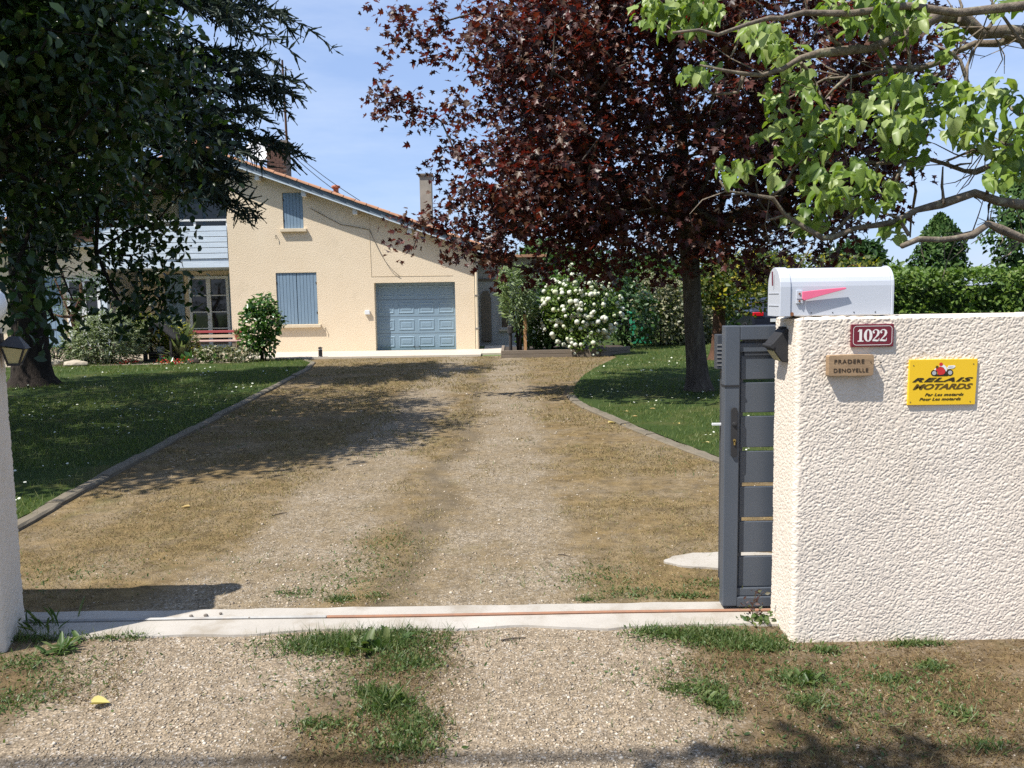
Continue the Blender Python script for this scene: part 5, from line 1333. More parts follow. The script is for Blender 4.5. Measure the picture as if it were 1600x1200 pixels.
# the rest of its crown, out of the picture
e_ = ell(900, (6.3, 6.4, 4.3), (1.6, 2.4, 1.9), .5, 8); e_ = e_[(e_[:, 0] - 3.55 * e_[:, 1] / 5.4) > .25]
scatter_mesh('foliage', LEAF_HEART, e_, frames(rnd(len(e_)) + [0, 0, .6], rnd(len(e_)) + [0, 0, -1]), rng.uniform(.12, .19, len(e_)), M['catalpa'], ct)

# ---- dark broad-leaved tree by the entrance wall
bt = thing('broadleaf_tree', 'dense dark green broad-leaved tree shading the lawn by the lantern wall', 'tree', (-8.3, 9.6, 0))
trb = [(-8.3, 9.6, 0), (-8.25, 9.6, 1.3), (-8.1, 9.7, 2.6), (-7.9, 9.8, 4.0), (-7.8, 9.9, 5.6), (-7.7, 9.9, 7.2)]
pb = np.vstack([ell(300, (-7.6, 10.0, 4.9), (3.4, 3.6, 3.6), .35, 21), ell(70, (-5.6, 10.0, 4.4), (1.5, 2.2, 2.4), .2, 22), ell(50, (-6.3, 11.2, 3.2), (1.2, 1.2, .6), .1, 23), ell(60, (-5.9, 8.4, 5.2), (1.3, 1.4, 1.6), .2, 24), ell(210, (-4.75, 8.6, 4.5), (1.25, 1.4, 1.7), .1, 27), ell(150, (-10.6, 12.8, 5.3), (2.2, 1.8, 2.2), .1, 30), ell(150, (-7.9, 5.6, 4.6), (1.6, 1.3, 1.5), .1, 29), ell(230, (-5.6, 7.3, 4.6), (1.5, 1.5, 1.4), .1, 28), ell(260, (-9.2, 8.2, 4.6), (3.0, 2.8, 2.9), .3, 25), ell(90, (-8.3, 6.3, 4.4), (1.5, 1.2, 1.7), .2, 26)])
hang = np.array([W(170, 440, 11), W(150, 395, 11), W(205, 400, 11.2), W(235, 455, 11), W(60, 420, 10), W(35, 390, 9.8), W(75, 380, 10), W(20, 430, 9.6), W(50, 350, 10), W(240, 350, 11), W(200, 360, 11), W(200, 420, 11.3), W(240, 430, 11.2), W(255, 470, 11), W(215, 470, 11), W(185, 460, 11.4), W(275, 440, 11), W(250, 495, 10.8), W(195, 490, 11), W(85, 500, 9.6), W(60, 460, 9.6), W(30, 460, 8), W(15, 480, 7.5), W(285, 300, 10.5), W(300, 220, 10.2), W(290, 120, 10), W(260, 370, 11), W(310, 165, 10.2), W(225, 20, 9.5), W(230, 390, 11.2)])
pb = pb[pb[:, 2] > 1.55 + .4 * np.clip(pb[:, 0] + 6.6, 0, 3)]
pb = pb[~((pb[:, 1] < 8.5) & (pb[:, 0] > -.62 * pb[:, 1] - .6) & (pb[:, 2] < 3.4))]
pb = pb[pb[:, 1] > 3.6]
pb = pb[~((pb[:, 1] > 8.8) & (pb[:, 0] > -9) & (pb[:, 2] < 2.8))]
A, par, cnt = grow(trb, np.vstack([pb, hang]), seed=6)
rad = .0075 * cnt ** .47
trunk_tube('trunk', trb[:4], [.24, .21, .19, .13], bt, M['bark_dark'], 14, .05, 5)
limb_mesh('branches', A, par, rad, 5, bt, M['bark_dark'], lambda i: i > 2, kind='stuff')
g = np.random.default_rng(31)
tips = A[len(trb):]; tips = tips[np.linalg.norm((tips - [-7.6, 10, 4.6]) / [3.2, 3.4, 3.4], axis=1) > .28]
p0_ = crown_leaves(tips, 42, [.28, .28, .25], g)
p0_ = p0_[~((p0_[:, 1] > 8.5) & (p0_[:, 0] > -9) & (p0_[:, 2] < 2.45) & (rng.uniform(size=len(p0_)) < .88))]
p = np.vstack([p0_, crown_leaves(hang, 52, [.21, .18, .18], g)])
p = p[p[:, 2] > 1.05]
n = len(p); nr = rnd(n) * .8 + [0, -.15, .6]; tp = rnd(n) * .8 + [0, 0, -.8]
rot = frames(nr, tp); sz = rng.uniform(.082, .148, n)
near, rest = nearest_split(p, 300)
leaf_objects('leaf', LEAF_OVAL, p[near], rot[near], sz[near], M['magnolia'], bt)
scatter_mesh('foliage', LEAF_OVAL, p[rest], rot[rest], sz[rest], M['magnolia'], bt, jitter=.1)

# ---- cedar in front of the balcony
cd = thing('cedar_tree', 'big blue-green cedar with drooping boughs in front of the house balcony', 'tree', (-9.5, 16.4, 0))
trc = [(-9.5, 16.4, 0), (-9.45, 16.4, 2), (-9.4, 16.4, 4), (-9.3, 16.4, 7), (-9.25, 16.4, 10), (-9.2, 16.4, 13)]
trunk_tube('trunk', trc, [.34, .30, .27, .22, .16, .05], cd, M['bark_dark'], 18, .06, 7)
g = np.random.default_rng(41)
bV, bF = [], []
TW = []          # twig origin, direction
class _acc: pass
def bough(st0, az, L, rise, drop, r0, dens=1.0):
    n = 14; pts_ = []
    for i in range(n + 1):
        t = i / n
        pts_.append(np.array(st0) + np.array([math.cos(az), math.sin(az), 0]) * L * t + np.array([0, 0, rise * L * math.sin(t * 1.9) * .5 - drop * L * t ** 2.2]) + g.normal(0, .03 * L / 5, 3) * t)
    BO.tube(pts_, list(np.linspace(r0, .012, n + 1)), 6)
    side = np.array([-math.sin(az), math.cos(az), 0])
    for i in range(3, n + 1):
        for q in range(int(3 * dens)):
            t = i / n; base = pts_[i] + (pts_[i] - pts_[i - 1]) * g.uniform(-1, 0)
            s = (1 if q % 2 else -1); l2 = L * (.13 + .17 * (1 - abs(t - .55))) * g.uniform(.6, 1.15)
            dv_ = (side * s * g.uniform(.5, 1) + np.array([math.cos(az), math.sin(az), 0]) * g.uniform(.35, 1.0)); dv_ /= np.linalg.norm(dv_)
            m_ = 7; sp = [base + dv_ * l2 * k / m_ + np.array([0, 0, -.30 * l2 * (k / m_) ** 2 + .05 * l2 * math.sin(3 * k / m_)]) + g.normal(0, .012, 3) for k in range(m_ + 1)]
            BO.tube(sp, list(np.linspace(.013, .005, m_ + 1)), 3, cap=False)
            for k in range(1, m_ + 1):
                for w in range(4):
                    o_ = sp[k] + (sp[k] - sp[k - 1]) * g.uniform(-1, 0)
                    d2 = dv_ * g.uniform(.3, 1) + np.cross(dv_, [0, 0, 1]) * g.uniform(-1, 1) + np.array([0, 0, g.uniform(-.85, .12)])
                    TW.append((o_, d2 / np.linalg.norm(d2), g.uniform(.14, .32)))
BO = MB()
# boughs aimed where the photograph shows them, the rest all round the trunk
aimed = [((490, 28), 17.0, 7.1, .18), ((478, 125), 16.6, 6.0, .12), ((480, 145), 17.2, 5.4, .10), ((425, 50), 15.5, 7.6, .2), ((400, 175), 16.0, 4.9, .14), ((468, 240), 18.2, 5.2, .04), ((400, 335), 18.4, 4.3, .3), ((365, 300), 15.6, 4.4, .22), ((390, 280), 16.6, 4.8, .2), ((440, 85), 18.5, 6.4, .12), ((395, 240), 15.3, 5.0, .14), ((350, 20), 14.6, 8.6, .2), ((340, 130), 14.4, 6.2, .16), ((145, 470), 15.0, 2.8, .12), ((120, 420), 15.4, 3.2, .16), ((420, -30), 16.4, 8.4, .15), ((345, 250), 15.0, 4.9, .15), ((310, 60), 15, 7.2, .15)]
for (px, py), Y, zs, drop in aimed:
    e2 = W(px - (52 if py < 170 else 30), py, Y); s0 = np.array([-9.4, 16.4, zs]); d = e2 - s0; L = math.hypot(d[0], d[1])
    az = math.atan2(d[1], d[0]); rise = .18
    endz = rise * L * math.sin(1.9) * .5; dr = (endz - d[2]) / L
    bough(s0, az, L, rise, dr, .05 + .008 * L)
for k in range(34):
    z_ = g.uniform(4.3, 12.6); az = g.uniform(-math.pi, .5)
    bough((-9.35, 16.4, z_), az, (4.1 - .20 * z_) * g.uniform(.75, 1.0), .2, g.uniform(.10, .28), .07, .8)
BO.build('branches', M['bark_dark'], cd, kind='stuff')
o_ = np.array([t[0] for t in TW]); d_ = np.array([t[1] for t in TW]); l_ = np.array([t[2] for t in TW])
# a needle spray: two crossed serrated ribbons
def spray():
    V, F = [], []
    for ax_ in (0, 2):
        b_ = len(V); k = 3
        for i in range(k + 1):
            t = i / k; w = .115 * (1 - .6 * t) * (1 if i % 2 else .45)
            for s in (-1, 1):
                v = [0, t, 0]; v[ax_] = s * w; V.append(v)
        for i in range(k): F += [(b_ + 2 * i, b_ + 2 * i + 1, b_ + 2 * i + 3), (b_ + 2 * i, b_ + 2 * i + 3, b_ + 2 * i + 2)]
    return np.array(V, float), np.array(F)
kp = ~((o_[:, 0] > -7.0) & (o_[:, 2] < 3.35)) ; kp &= ~((o_[:, 0] > -8.6) & (o_[:, 2] < 2.6))
o_, d_, l_ = o_[kp], d_[kp], l_[kp]
scatter_mesh('foliage', spray(), o_, frames(rnd(len(o_)), d_), l_, M['cedar'], cd)
print('cedar twigs', len(o_))

# ---- cloud-pruned little pine by the french window
pn = thing('cloud_pruned_pine', 'small cloud-pruned pine with leaf pads in front of the wing of the house', 'tree', (-12.6, 22.6, .04))
sp = [W(122, 565, 22.6) * [1, 1, 0] + [0, 0, .04], W(120, 520, 22.6), W(112, 495, 22.6), W(130, 470, 22.7), W(125, 440, 22.6)]
m = MB(); m.tube(sp, [.10, .085, .075, .06, .04], 8)
for tgt in ((85, 435), (80, 490), (140, 492), (125, 465), (100, 470)): m.tube([sp[2] if tgt[1] > 460 else sp[3], (sp[2] + W(tgt[0], tgt[1] + 10, 22.6)) / 2 + [0, 0, .05], W(tgt[0], tgt[1], 22.6)], [.045, .035, .02], 6)
m.build('trunk', M['bark_red'], pn, smooth=True)
for (px, py, rx, rz) in ((72, 438, .52, .34), (140, 440, .50, .24), (82, 488, .52, .20), (140, 488, .36, .15), (118, 468, .25, .15), (140, 462, .3, .14)):
    c = W(px, py, 22.6); nn = int(520 * rx)
    e2 = ell(nn, c, (rx, .4, rz), .4, int(px))
    scatter_mesh('leaf_pad', LEAF_NARROW, e2, frames(rnd(nn), (e2 - c) + rnd(nn) * .3 + [0, 0, .25]), rng.uniform(.08, .15, nn), M['cypress'], pn, kind='stuff')

# ------------------------------------------------------------------ shrubs and hedges
def shrub(name, label, cat, base, blobs, n, tmpl, size, mat, group=None, up=.5, stems=7, stem_mat='bark_dark', face=(0, 0, .7), tipd=(0, 0, .2), seed=0, stem_from=None):
    g2 = np.random.default_rng(seed + 100)
    t = thing(name, label, cat, base, group)
    vol = np.array([b_[3] * b_[4] * b_[5] for b_ in blobs]) ** .72; vol = vol / vol.sum()
    P, C = [], []
    for b_, v in zip(blobs, vol):
        k = int(n * v); e2 = ell(k, b_[:3], b_[3:], .55, int(g2.integers(1e6)))
        lump = 1 + .22 * (fbm(e2[:, 0] * 2.2 + e2[:, 1], e2[:, 2] * 2.2 + e2[:, 1] * .7, seed) - .5) * 2
        e2 = np.array(b_[:3]) + (e2 - np.array(b_[:3])) * lump[:, None]
        P.append(e2); C.append(np.repeat(np.array(b_[:3])[None], k, 0))
    P, C = np.vstack(P), np.vstack(C)
    ok = P[:, 2] > base[2] + .02; P, C = P[ok], C[ok]; k = len(P)
    out = P - C; out /= np.linalg.norm(out, axis=1, keepdims=True) + 1e-9
    f = scatter_mesh('foliage', tmpl, P, frames(rnd(k) * .9 + out * .5 + np.array(face), rnd(k) * .7 + out * up + np.array(tipd)), g2.uniform(size[0], size[1], k), M[mat], t)
    m = MB()
    for i in range(stems):
        b_ = blobs[i % len(blobs)]
        a = np.array(base) + g2.normal(0, .06, 3) * [1, 1, 0] + [0, 0, -.02]
        e2 = ell(1, b_[:3], np.array(b_[3:]) * .8, 0, int(g2.integers(1e6)))[0]
        m.tube([a, a * .6 + e2 * .4 + [0, 0, .1], e2], [.026, .018, .007], 5)
    if stems: m.build('stems', M[stem_mat], t, smooth=True)
    return t

# by the house front
c = W(407, 515, 22.3)
shrub('camellia_shrub', 'upright glossy green shrub between the bench and the shuttered window', 'shrub', (c[0] + .02, 22.3, .03), [(c[0] - .02, 22.3, 1.0, .55, .45, .62), (c[0] + .08, 22.3, 1.42, .40, .4, .42), (c[0] + .32, 22.2, 1.1, .32, .3, .4), (c[0] - .25, 22.3, .62, .35, .3, .35), (c[0] + .1, 22.3, .45, .3, .3, .3)], 1500, LEAF_OVAL, (.10, .17), 'camellia', seed=1)
c = W(170, 545, 22.2)
shrub('silvery_bush', 'broad silvery grey-green bush in the bed in front of the house', 'shrub', (c[0], 22.2, .03), [(c[0], 22.0, .6, 1.05, .65, .66), (c[0] - .45, 21.95, .45, .62, .5, .48), (c[0] + .45, 22.0, .8, .68, .5, .52), (c[0] + .15, 22.0, 1.02, .56, .5, .40)], 4400, LEAF_NARROW, (.12, .22), 'grey_leaf', up=1.2, tipd=(0, 0, .6), seed=2)
c = W(262, 535, 22.9)
shrub('dark_bush', 'olive-green bush behind the black well house', 'shrub', (c[0], 22.9, .03), [(c[0] - .2, 22.9, .75, .55, .5, .55), (c[0] + .3, 22.9, .55, .5, .5, .5), (c[0] - .6, 23.0, .9, .4, .4, .4)], 1700, LEAF_NARROW, (.13, .24), 'yellow_leaf', up=1.0, tipd=(0, 0, .5), seed=3)
bpy.data.objects[-1] if False else None
c = W(88, 560, 21.8)
shrub('rounded_bush', 'small rounded green bush behind the pale edging stones', 'shrub', (c[0], 21.8, .03), [(c[0], 21.8, .3, .5, .4, .32)], 900, LEAF_NARROW, (.08, .14), 'cypress', up=1.0, seed=4)
c = W(352, 560, 21.9)
shrub('low_shrub', 'low spreading brownish-green shrub in front of the bench', 'shrub', (c[0], 21.9, .03), [(c[0], 21.9, .22, .75, .4, .26), (c[0] - .4, 21.9, .28, .4, .3, .2), (c[0] + .5, 21.9, .2, .4, .3, .2)], 1300, LEAF_SMALL, (.06, .11), 'pale_leaf', seed=5)
yu = thing('yucca', 'spiky yucca with sword leaves at the end of the bench', 'plant', (-9.2, 22.8, .03))
ym = MB()
n = 70; cpt = W(283, 560, 22.8) * [1, 1, 0] + [0, 0, .06]
az = rng.uniform(0, 2 * math.pi, n); el = rng.uniform(.25, 1.4, n)
dr_ = np.stack([np.cos(az) * np.cos(el), np.sin(az) * np.cos(el), np.sin(el)], 1)
YB = (np.array([(-.035, 0, 0), (.035, 0, 0), (-.04, .5, -.01), (.04, .5, -.01), (0, 1, -.09)]), np.array([(0, 1, 3), (0, 3, 2), (2, 3, 4)]))
me_ = tri_mesh('blade', *YB); me_.materials.append(M['grey_leaf'])
rot = frames(np.cross(dr_, np.cross([0, 0, 1.], dr_) + .01) * -1 + [0, 0, .8], dr_)
for i in range(n):
    s_ = rng.uniform(.75, 1.25)
    Mx = Matrix(np.vstack([np.hstack([rot[i] * s_, cpt[:, None]]), [0, 0, 0, 1]]).tolist()); place('blade', me_, yu, Mx)
tag(yu, 'spiky yucca with sword leaves at the end of the bench')
n = 60; c = W(300, 566, 21.8)
pl2 = thing('leafy_plant', 'bright green leafy plants in the gravel bed before the bench', 'plant', (c[0], 21.8, .03))
pq = np.array([c[0], 21.8, .08]) + rng.normal(0, 1, (n, 3)) * [.35, .15, .05]
scatter_mesh('foliage', LEAF_OVAL, pq, frames(rnd(n) + [0, -.3, .7], rnd(n) * .5 + [0, 0, .8]), rng.uniform(.14, .26, n), M['camellia'], pl2)

# round the raised bed
c = W(806, 475, 22.7)
shrub('variegated_shrub', 'pale variegated upright shrub tied to the wooden stake', 'shrub', (c[0] + .1, 22.7, .15), [(c[0], 22.7, 1.75, .50, .45, .60), (c[0] + .1, 22.7, 1.25, .45, .4, .5), (c[0] - .12, 22.7, 2.1, .38, .35, .4), (c[0] + .3, 22.7, 2.0, .3, .3, .45)], 2100, LEAF_NARROW, (.13, .24), 'variegated', up=1.1, tipd=(0, 0, .6), seed=6)
c = W(860, 500, 23.0)
shrub('green_shrub', 'mid-green shrub between the staked shrub and the white-flowered bush', 'shrub', (c[0], 23.3, .15), [(c[0], 23.3, .9, .8, .6, .85), (c[0] - .5, 23.2, .7, .5, .5, .6), (c[0] + .1, 23.5, 1.7, .6, .5, .6)], 2200, LEAF_OVAL, (.10, .17), 'shrub', seed=7)
c = W(905, 490, 22.6)
vb_bl = [(c[0], 22.6, 1.2, 1.05, .75, .95), (c[0] + .1, 22.6, 1.9, .75, .6, .6), (c[0] + .45, 22.5, 1.3, .7, .6, .7), (c[0] - .5, 22.5, 1.5, .5, .5, .6), (c[0] + .15, 22.2, .45, .5, .4, .45)]
vb = shrub('snowball_bush', 'big bush covered with round white flower heads at the raised bed corner', 'shrub', (c[0], 22.6, .15), vb_bl, 3400, LEAF_OVAL, (.08, .13), 'hedge', seed=8)
bp = []
gg = np.random.default_rng(55)
while len(bp) < 250:
    b_ = vb_bl[int(gg.choice(5, p=[.36, .26, .2, .1, .08]))]
    v = gg.normal(size=3); v /= np.linalg.norm(v)
    if v[1] > .25: continue
    bp.append(np.array(b_[:3]) + v * np.array(b_[3:]) * 1.02)
ico = bmesh.new(); bmesh.ops.create_icosphere(ico, subdivisions=2, radius=1)
iv = np.array([v.co[:] for v in ico.verts]); if_ = np.array([[v.index for v in f.verts] for f in ico.faces]); ico.free()
iv = iv * (1 + .14 * (vnoise(iv[:, 0] * 5 + 9, iv[:, 1] * 5 + iv[:, 2] * 3, 4)[:, None] - .5) * 2)
bp = np.array(bp); scatter_mesh('blossoms', (iv, if_), bp, frames(rnd(len(bp)), rnd(len(bp))), gg.uniform(.038, .075, len(bp)), M['blossom'], vb)
c = W(985, 490, 24.5)
shrub('dark_shrub', 'dark shrub just behind the white-flowered bush', 'shrub', (c[0], 25, 0), [(c[0], 25, 1.1, .9, .8, 1.1), (c[0] - .6, 25.4, 1.9, .9, .7, .9)], 2200, LEAF_OVAL, (.11, .18), 'shrub_dark', seed=9)
c = W(1038, 490, 26.5)
shrub('speckled_shrub', 'rounded shrub with pale speckled leaves on the lawn past the maple trunk', 'shrub', (c[0], 26.5, .02), [(c[0], 26.5, .95, 1.0, .9, .95), (c[0] - .3, 26.5, 1.7, .8, .7, .7), (c[0] + .5, 26.6, 1.3, .7, .7, .8)], 3600, LEAF_SMALL, (.10, .18), 'pale_leaf', seed=10)
# small tree with yellow shoots behind the maple
yt = thing('yellow_leaved_tree', 'small reddish-trunked tree with yellowish shoots beside the gate stile', 'tree', (5.05, 20.2, 0))
b0 = W(1121, 558, 20.2) * [1, 1, 0]
trunk_tube('trunk', [b0, b0 + [.03, 0, .8], W(1124, 460, 20.2), W(1130, 430, 20.2), W(1140, 380, 20.2)], [.17, .15, .14, .10, .05], yt, M['bark_red'], 12, .05, 8)
yp = np.vstack([ell(900, W(1150, 455, 20), (1.0, .8, .65), .3, 61), ell(600, W(1105, 440, 20), (.6, .6, .6), .2, 62), ell(600, W(1290, 415, 20), (1.3, .8, .35), .2, 63), ell(500, W(1190, 420, 20), (1.1, .9, .5), .2, 64)])
A, par, cnt = grow([b0 + [.03, 0, .8], W(1124, 460, 20.2), W(1130, 430, 20.2)], yp[::28], seed=14)
limb_mesh('branches', A, par, .009 * cnt ** .45, 4, yt, M['bark_red'], kind='stuff')
k = len(yp); scatter_mesh('foliage', LEAF_SMALL, yp, frames(rnd(k) + [0, -.2, .6], rnd(k)), rng.uniform(.09, .17, k), M['yellow_leaf'], yt)
# shrubs round the dark car
for i, (px, py, Y, rx, rz, mname, lab) in enumerate(((1100, 500, 29, 1.3, 1.2, 'shrub_dark', 'dark shrub filling the gap between the maple trunk and the small reddish trunk'), (1088, 505, 27.5, .8, .8, 'pale_leaf', 'light-speckled shrub low between the two trunks'), (1180, 440, 36, 2.2, 1.5, 'yellow_leaf', 'yellow-green shrub above the dark car roof'))):
    c = W(px, py, Y)
    shrub('garden_shrub', lab, 'shrub', (c[0], Y, 0), [(c[0], Y, max(rz * .8, c[2]), rx, 1.0, rz), (c[0] - rx * .4, Y, rz * .6, rx * .6, .8, rz * .6)], 2600, LEAF_SMALL, (.12, .2), mname, seed=20 + i)

def hedge_block(name, label, cat, x0, x1, y0, y1, h, n, mat, seed, size=(.09, .16)):
    g2 = np.random.default_rng(seed)
    t = thing(name, label, cat, ((x0 + x1) / 2, (y0 + y1) / 2, 0))
    MB().box(x0 + .35, x1 - .35, y0 + .35, y1 - .35, 0, h - .4).build('light_block_core', M['core'], t)  # dark solid box added inside the leaves to block light
    u = g2.uniform(x0, x1, n); k = n * 6 // 10
    top = lambda x, y: h + .22 * (fbm(x * .9, y * .9, seed, 3) - .5) * 2 + .1 * (vnoise(x * 3.5, y * 3.5, seed + 3) - .5)
    P = np.empty((n, 3))
    P[:k, 0] = u[:k]; P[:k, 2] = g2.uniform(.05, 1, k) ** .8 * top(u[:k], u[:k] * 0 + y0); P[:k, 1] = y0 + .30 * (fbm(u[:k] * 1.3, P[:k, 2] * 1.5, seed + 7, 3) - .5) * 2 + np.abs(g2.normal(0, .14, k))
    P[k:, 0] = u[k:]; P[k:, 1] = g2.uniform(y0, y1, n - k); P[k:, 2] = top(u[k:], P[k:, 1]) - np.abs(g2.normal(0, .10, n - k))
    sp_ = g2.uniform(size=n) < .05; P[sp_ & (np.arange(n) >= k), 2] += g2.uniform(0, .25, int((sp_ & (np.arange(n) >= k)).sum()))
    scatter_mesh('foliage', LEAF_OVAL, P, frames(rnd(n) * .9 + [0, -.3, .7], rnd(n) + [0, -.2, .3]), g2.uniform(size[0], size[1], n), M[mat], t)
hedge_block('garden_hedge', 'clipped light green hedge behind the cream wall', 'hedge', 8.6, 26, 22.5, 25.5, 2.15, 18500, 'hedge', 71, (.10, .18))
hedge_block('boundary_hedge', 'dark hedge closing the garden behind the maple and the parked car', 'hedge', -2, 9.5, 46, 49, 3.0, 8000, 'shrub_dark', 72, (.16, .26))

def cone_tree(name, label, base, h, r_, n, mat, size, seed, group=None, lean=0):
    g2 = np.random.default_rng(seed); t = thing(name, label, 'tree', base, group)
    z = g2.uniform(.02, 1, n) ** .85; a = g2.uniform(0, 2 * math.pi, n)
    rr = r_ * np.clip(1.15 * (1 - z ** 2.6) ** .7, 0.05, 1) * (1 + .50 * (fbm(a * 1.6, z * h * .9, seed, 3) - .5) * 2) * g2.uniform(.6, 1.05, n)
    P = np.stack([base[0] + rr * np.cos(a) + lean * z, base[1] + rr * np.sin(a), base[2] + z * h], 1)
    out = np.stack([np.cos(a), np.sin(a), 0 * a], 1)
    trunk_tube('trunk', [base, (base[0] + lean * .4, base[1], base[2] + h * .5), (base[0] + lean * .9, base[1], base[2] + h * .93)], [.18, .11, .02], t, M['bark_dark'], 8, .03, seed)
    scatter_mesh('foliage', LEAF_OVAL, P, frames(rnd(n) * .8 + out * .8 + [0, 0, .4], rnd(n) * .6 + out * .4 + [0, 0, .6]), g2.uniform(size[0], size[1], n), M[mat], t)
b0 = W(1464, 470, 30); cone_tree('columnar_cypress', 'narrow dark columnar conifer rising behind the clipped hedge', (b0[0], 30, 0), 4.25, .92, 6500, 'cypress', (.12, .22), 81)
b0 = W(1600, 470, 27); cone_tree('conifer_tree', 'tall conifer at the end of the clipped hedge, cut by the picture edge', (b0[0] + .45, 27, 0), 6.2, 1.35, 9000, 'cypress', (.14, .24), 82)
# trees behind the garden, each with its own crown
def back_tree(label, px, Y, top_py, rx, mat, seed, n=4200):
    c = W(px, top_py, Y); h = c[2]; t = thing('background_tree', label, 'tree', (c[0], Y, 0), 'trees behind the garden')
    g2 = np.random.default_rng(seed)
    trunk_tube('trunk', [(c[0], Y, 0), (c[0] + .1, Y, h * .4), (c[0], Y, h * .75)], [.22, .16, .06], t, M['bark_dark'], 8, .03, seed)
    P = []
    for k in range(12):
        v = g2.normal(size=3); v /= np.linalg.norm(v)
        cc_ = np.array([c[0], Y, h * .58]) + v * [rx * .6, rx * .5, h * .27]
        P.append(ell(n // 12, cc_, (rx * .45, rx * .45, h * .17), .5, seed * 13 + k))
    P = np.vstack(P); P = P[P[:, 2] > .3]; k = len(P)
    A, par, cnt = grow([(c[0], Y, h * .2), (c[0], Y, h * .5)], P[::90], seed=seed)
    limb_mesh('branches', A, par, .012 * cnt ** .45, 4, t, M['bark_dark'], kind='stuff')
    scatter_mesh('foliage', LEAF_OVAL, P, frames(rnd(k) + [0, -.1, .6], rnd(k)), g2.uniform(.2, .36, k), M[mat], t)
back_tree('bushy dark tree peeking out between the mailbox and the maple crown', 1335, 34, 372, 1.5, 'shrub_dark', 91)
back_tree('low dark tree above the mailbox end of the clipped hedge', 1390, 36, 408, 1.5, 'hedge', 92, 2600)
back_tree('broad dark tree at the back of the lawn past the white-flowered bush', 960, 42, 380, 3.4, 'shrub_dark', 93, 5200)
back_tree('green tree at the back of the lawn behind the speckled shrub', 1060, 40, 395, 3.2, 'shrub', 94, 5200)
back_tree('mid-green tree behind the annex roof', 850, 38, 375, 2.6, 'shrub', 95, 4200)
back_tree('dark tree behind the small reddish trunk and the parked car', 1170, 44, 390, 3.0, 'shrub_dark', 96, 4600)
back_tree('dark tree beyond the low wing of the house, seen through the cedar', 40, 44, 330, 4.5, 'shrub_dark', 97, 5200)
# ------------------------------------------------------------------ grass, weeds, gravel
def visible(x, y, m=0.03):
    d = np.stack([x, y, 0 * x - EYE], 1); z = d @ fwd
    px = 800 + FPX * (d @ rt) / z; py = 600 - FPX * (d @ up) / z
    return (z > 0) & (px > -1600 * m) & (px < 1600 * (1 + m)) & (py < 1200 * (1 + m))

def xl(y): return np.interp(y, [p[1] for p in KERB_L], [p[0] for p in KERB_L])
def xr(y): return np.interp(y, [p[1] for p in KERB_R], [p[0] for p in KERB_R])
def persp_y(n, y0, y1, p=1.0):
    """depths drawn so that blades thin out with distance as they shrink"""
    u = rng.uniform(size=n); return 1 / ((1 / y0) * (1 - u) + (1 / y1) * u) ** p

def blades(name, x, y, z0, h, w, mat, kind='stuff', lean=.55, parent=None):
    n = len(x)
    az = rng.uniform(0, 2 * math.pi, n)
    side = np.stack([np.cos(az), np.sin(az), 0 * az], 1)
    ln = rng.normal(0, lean, (n, 2)) * h[:, None]
    b = np.stack([x, y, np.full(n, z0)], 1)
    V = np.empty((n, 3, 3))
    V[:, 0] = b - side * w[:, None] / 2; V[:, 1] = b + side * w[:, None] / 2
    V[:, 2] = b + np.stack([ln[:, 0], ln[:, 1], h], 1)
    return link(name, tri_mesh(name, V.reshape(-1, 3), np.arange(n * 3).reshape(-1, 3)), mat, parent, kind=kind)

# lawns
n = 150000
y = persp_y(n, 4.6, 23); x = rng.uniform(-14.5, -3.4, n); ok = (x < xl(y) - .10 + .14 * rng.uniform(size=len(x)) ** 2) & visible(x, y); x, y = x[ok], y[ok]
d = fbm(x * 1.1, y * 1.1, 77, 4); ok = rng.uniform(size=len(x)) < np.clip((d - .30) * 4.2, .18, 1); x, y = x[ok], y[ok]
k = np.clip(y / 9, .8, 2.2); blades('lawn_grass', x, y, .028, rng.uniform(.025, .075, len(x)) * (.7 + .25 * k), .007 * k, M['grass'])
n = 130000
y = persp_y(n, 5.5, 44); x = rng.uniform(.9, 14, n); ok = (x > xr(np.minimum(y, 21.9)) + .10 - np.where(y > 13, .34, .12) * rng.uniform(size=len(x)) ** 2) & visible(x, y) & ~((x < 3.4) & (y > 22)); x, y = x[ok], y[ok]
d = fbm(x * 1.1, y * 1.1, 78, 4); ok = rng.uniform(size=len(x)) < np.clip((d - .26) * 4.2, .2, 1); x, y = x[ok], y[ok]
k = np.clip(y / 9, .8, 3.2); blades('lawn_grass', x, y, .028, rng.uniform(.02, .06, len(x)) * (.7 + .25 * k), .007 * k, M['grass'])
# daisies
n = 5200
y = persp_y(n, 5, 24); x = rng.uniform(-13, 11, n); ok = ((x < xl(y) - .2) | (x > xr(np.minimum(y, 21.9)) + .25)) & visible(x, y); x, y = x[ok], y[ok]
d = fbm(x * .8 + 3, y * .8, 44, 3); ok = (rng.uniform(size=len(x)) < np.clip((d - .44) * 5, .02, .8)) & ~((x > .5) & (y > 21)); x, y = x[ok], y[ok]
ds = (np.vstack([[(0, 0, .2)], [(math.cos(a), math.sin(a), 0) for a in np.linspace(0, 2 * math.pi, 8, endpoint=False)]]), np.array([(0, 1 + i, 1 + (i + 1) % 8) for i in range(8)]))
P = np.stack([x, y, rng.uniform(.06, .095, len(x))], 1)
scatter_mesh('daisies', ds, P, frames(rnd(len(x)) * .45 + [0, -.2, 1], rnd(len(x))), rng.uniform(.009, .016, len(x)) * np.clip(y / 12, .9, 1.5), M['blossom'])

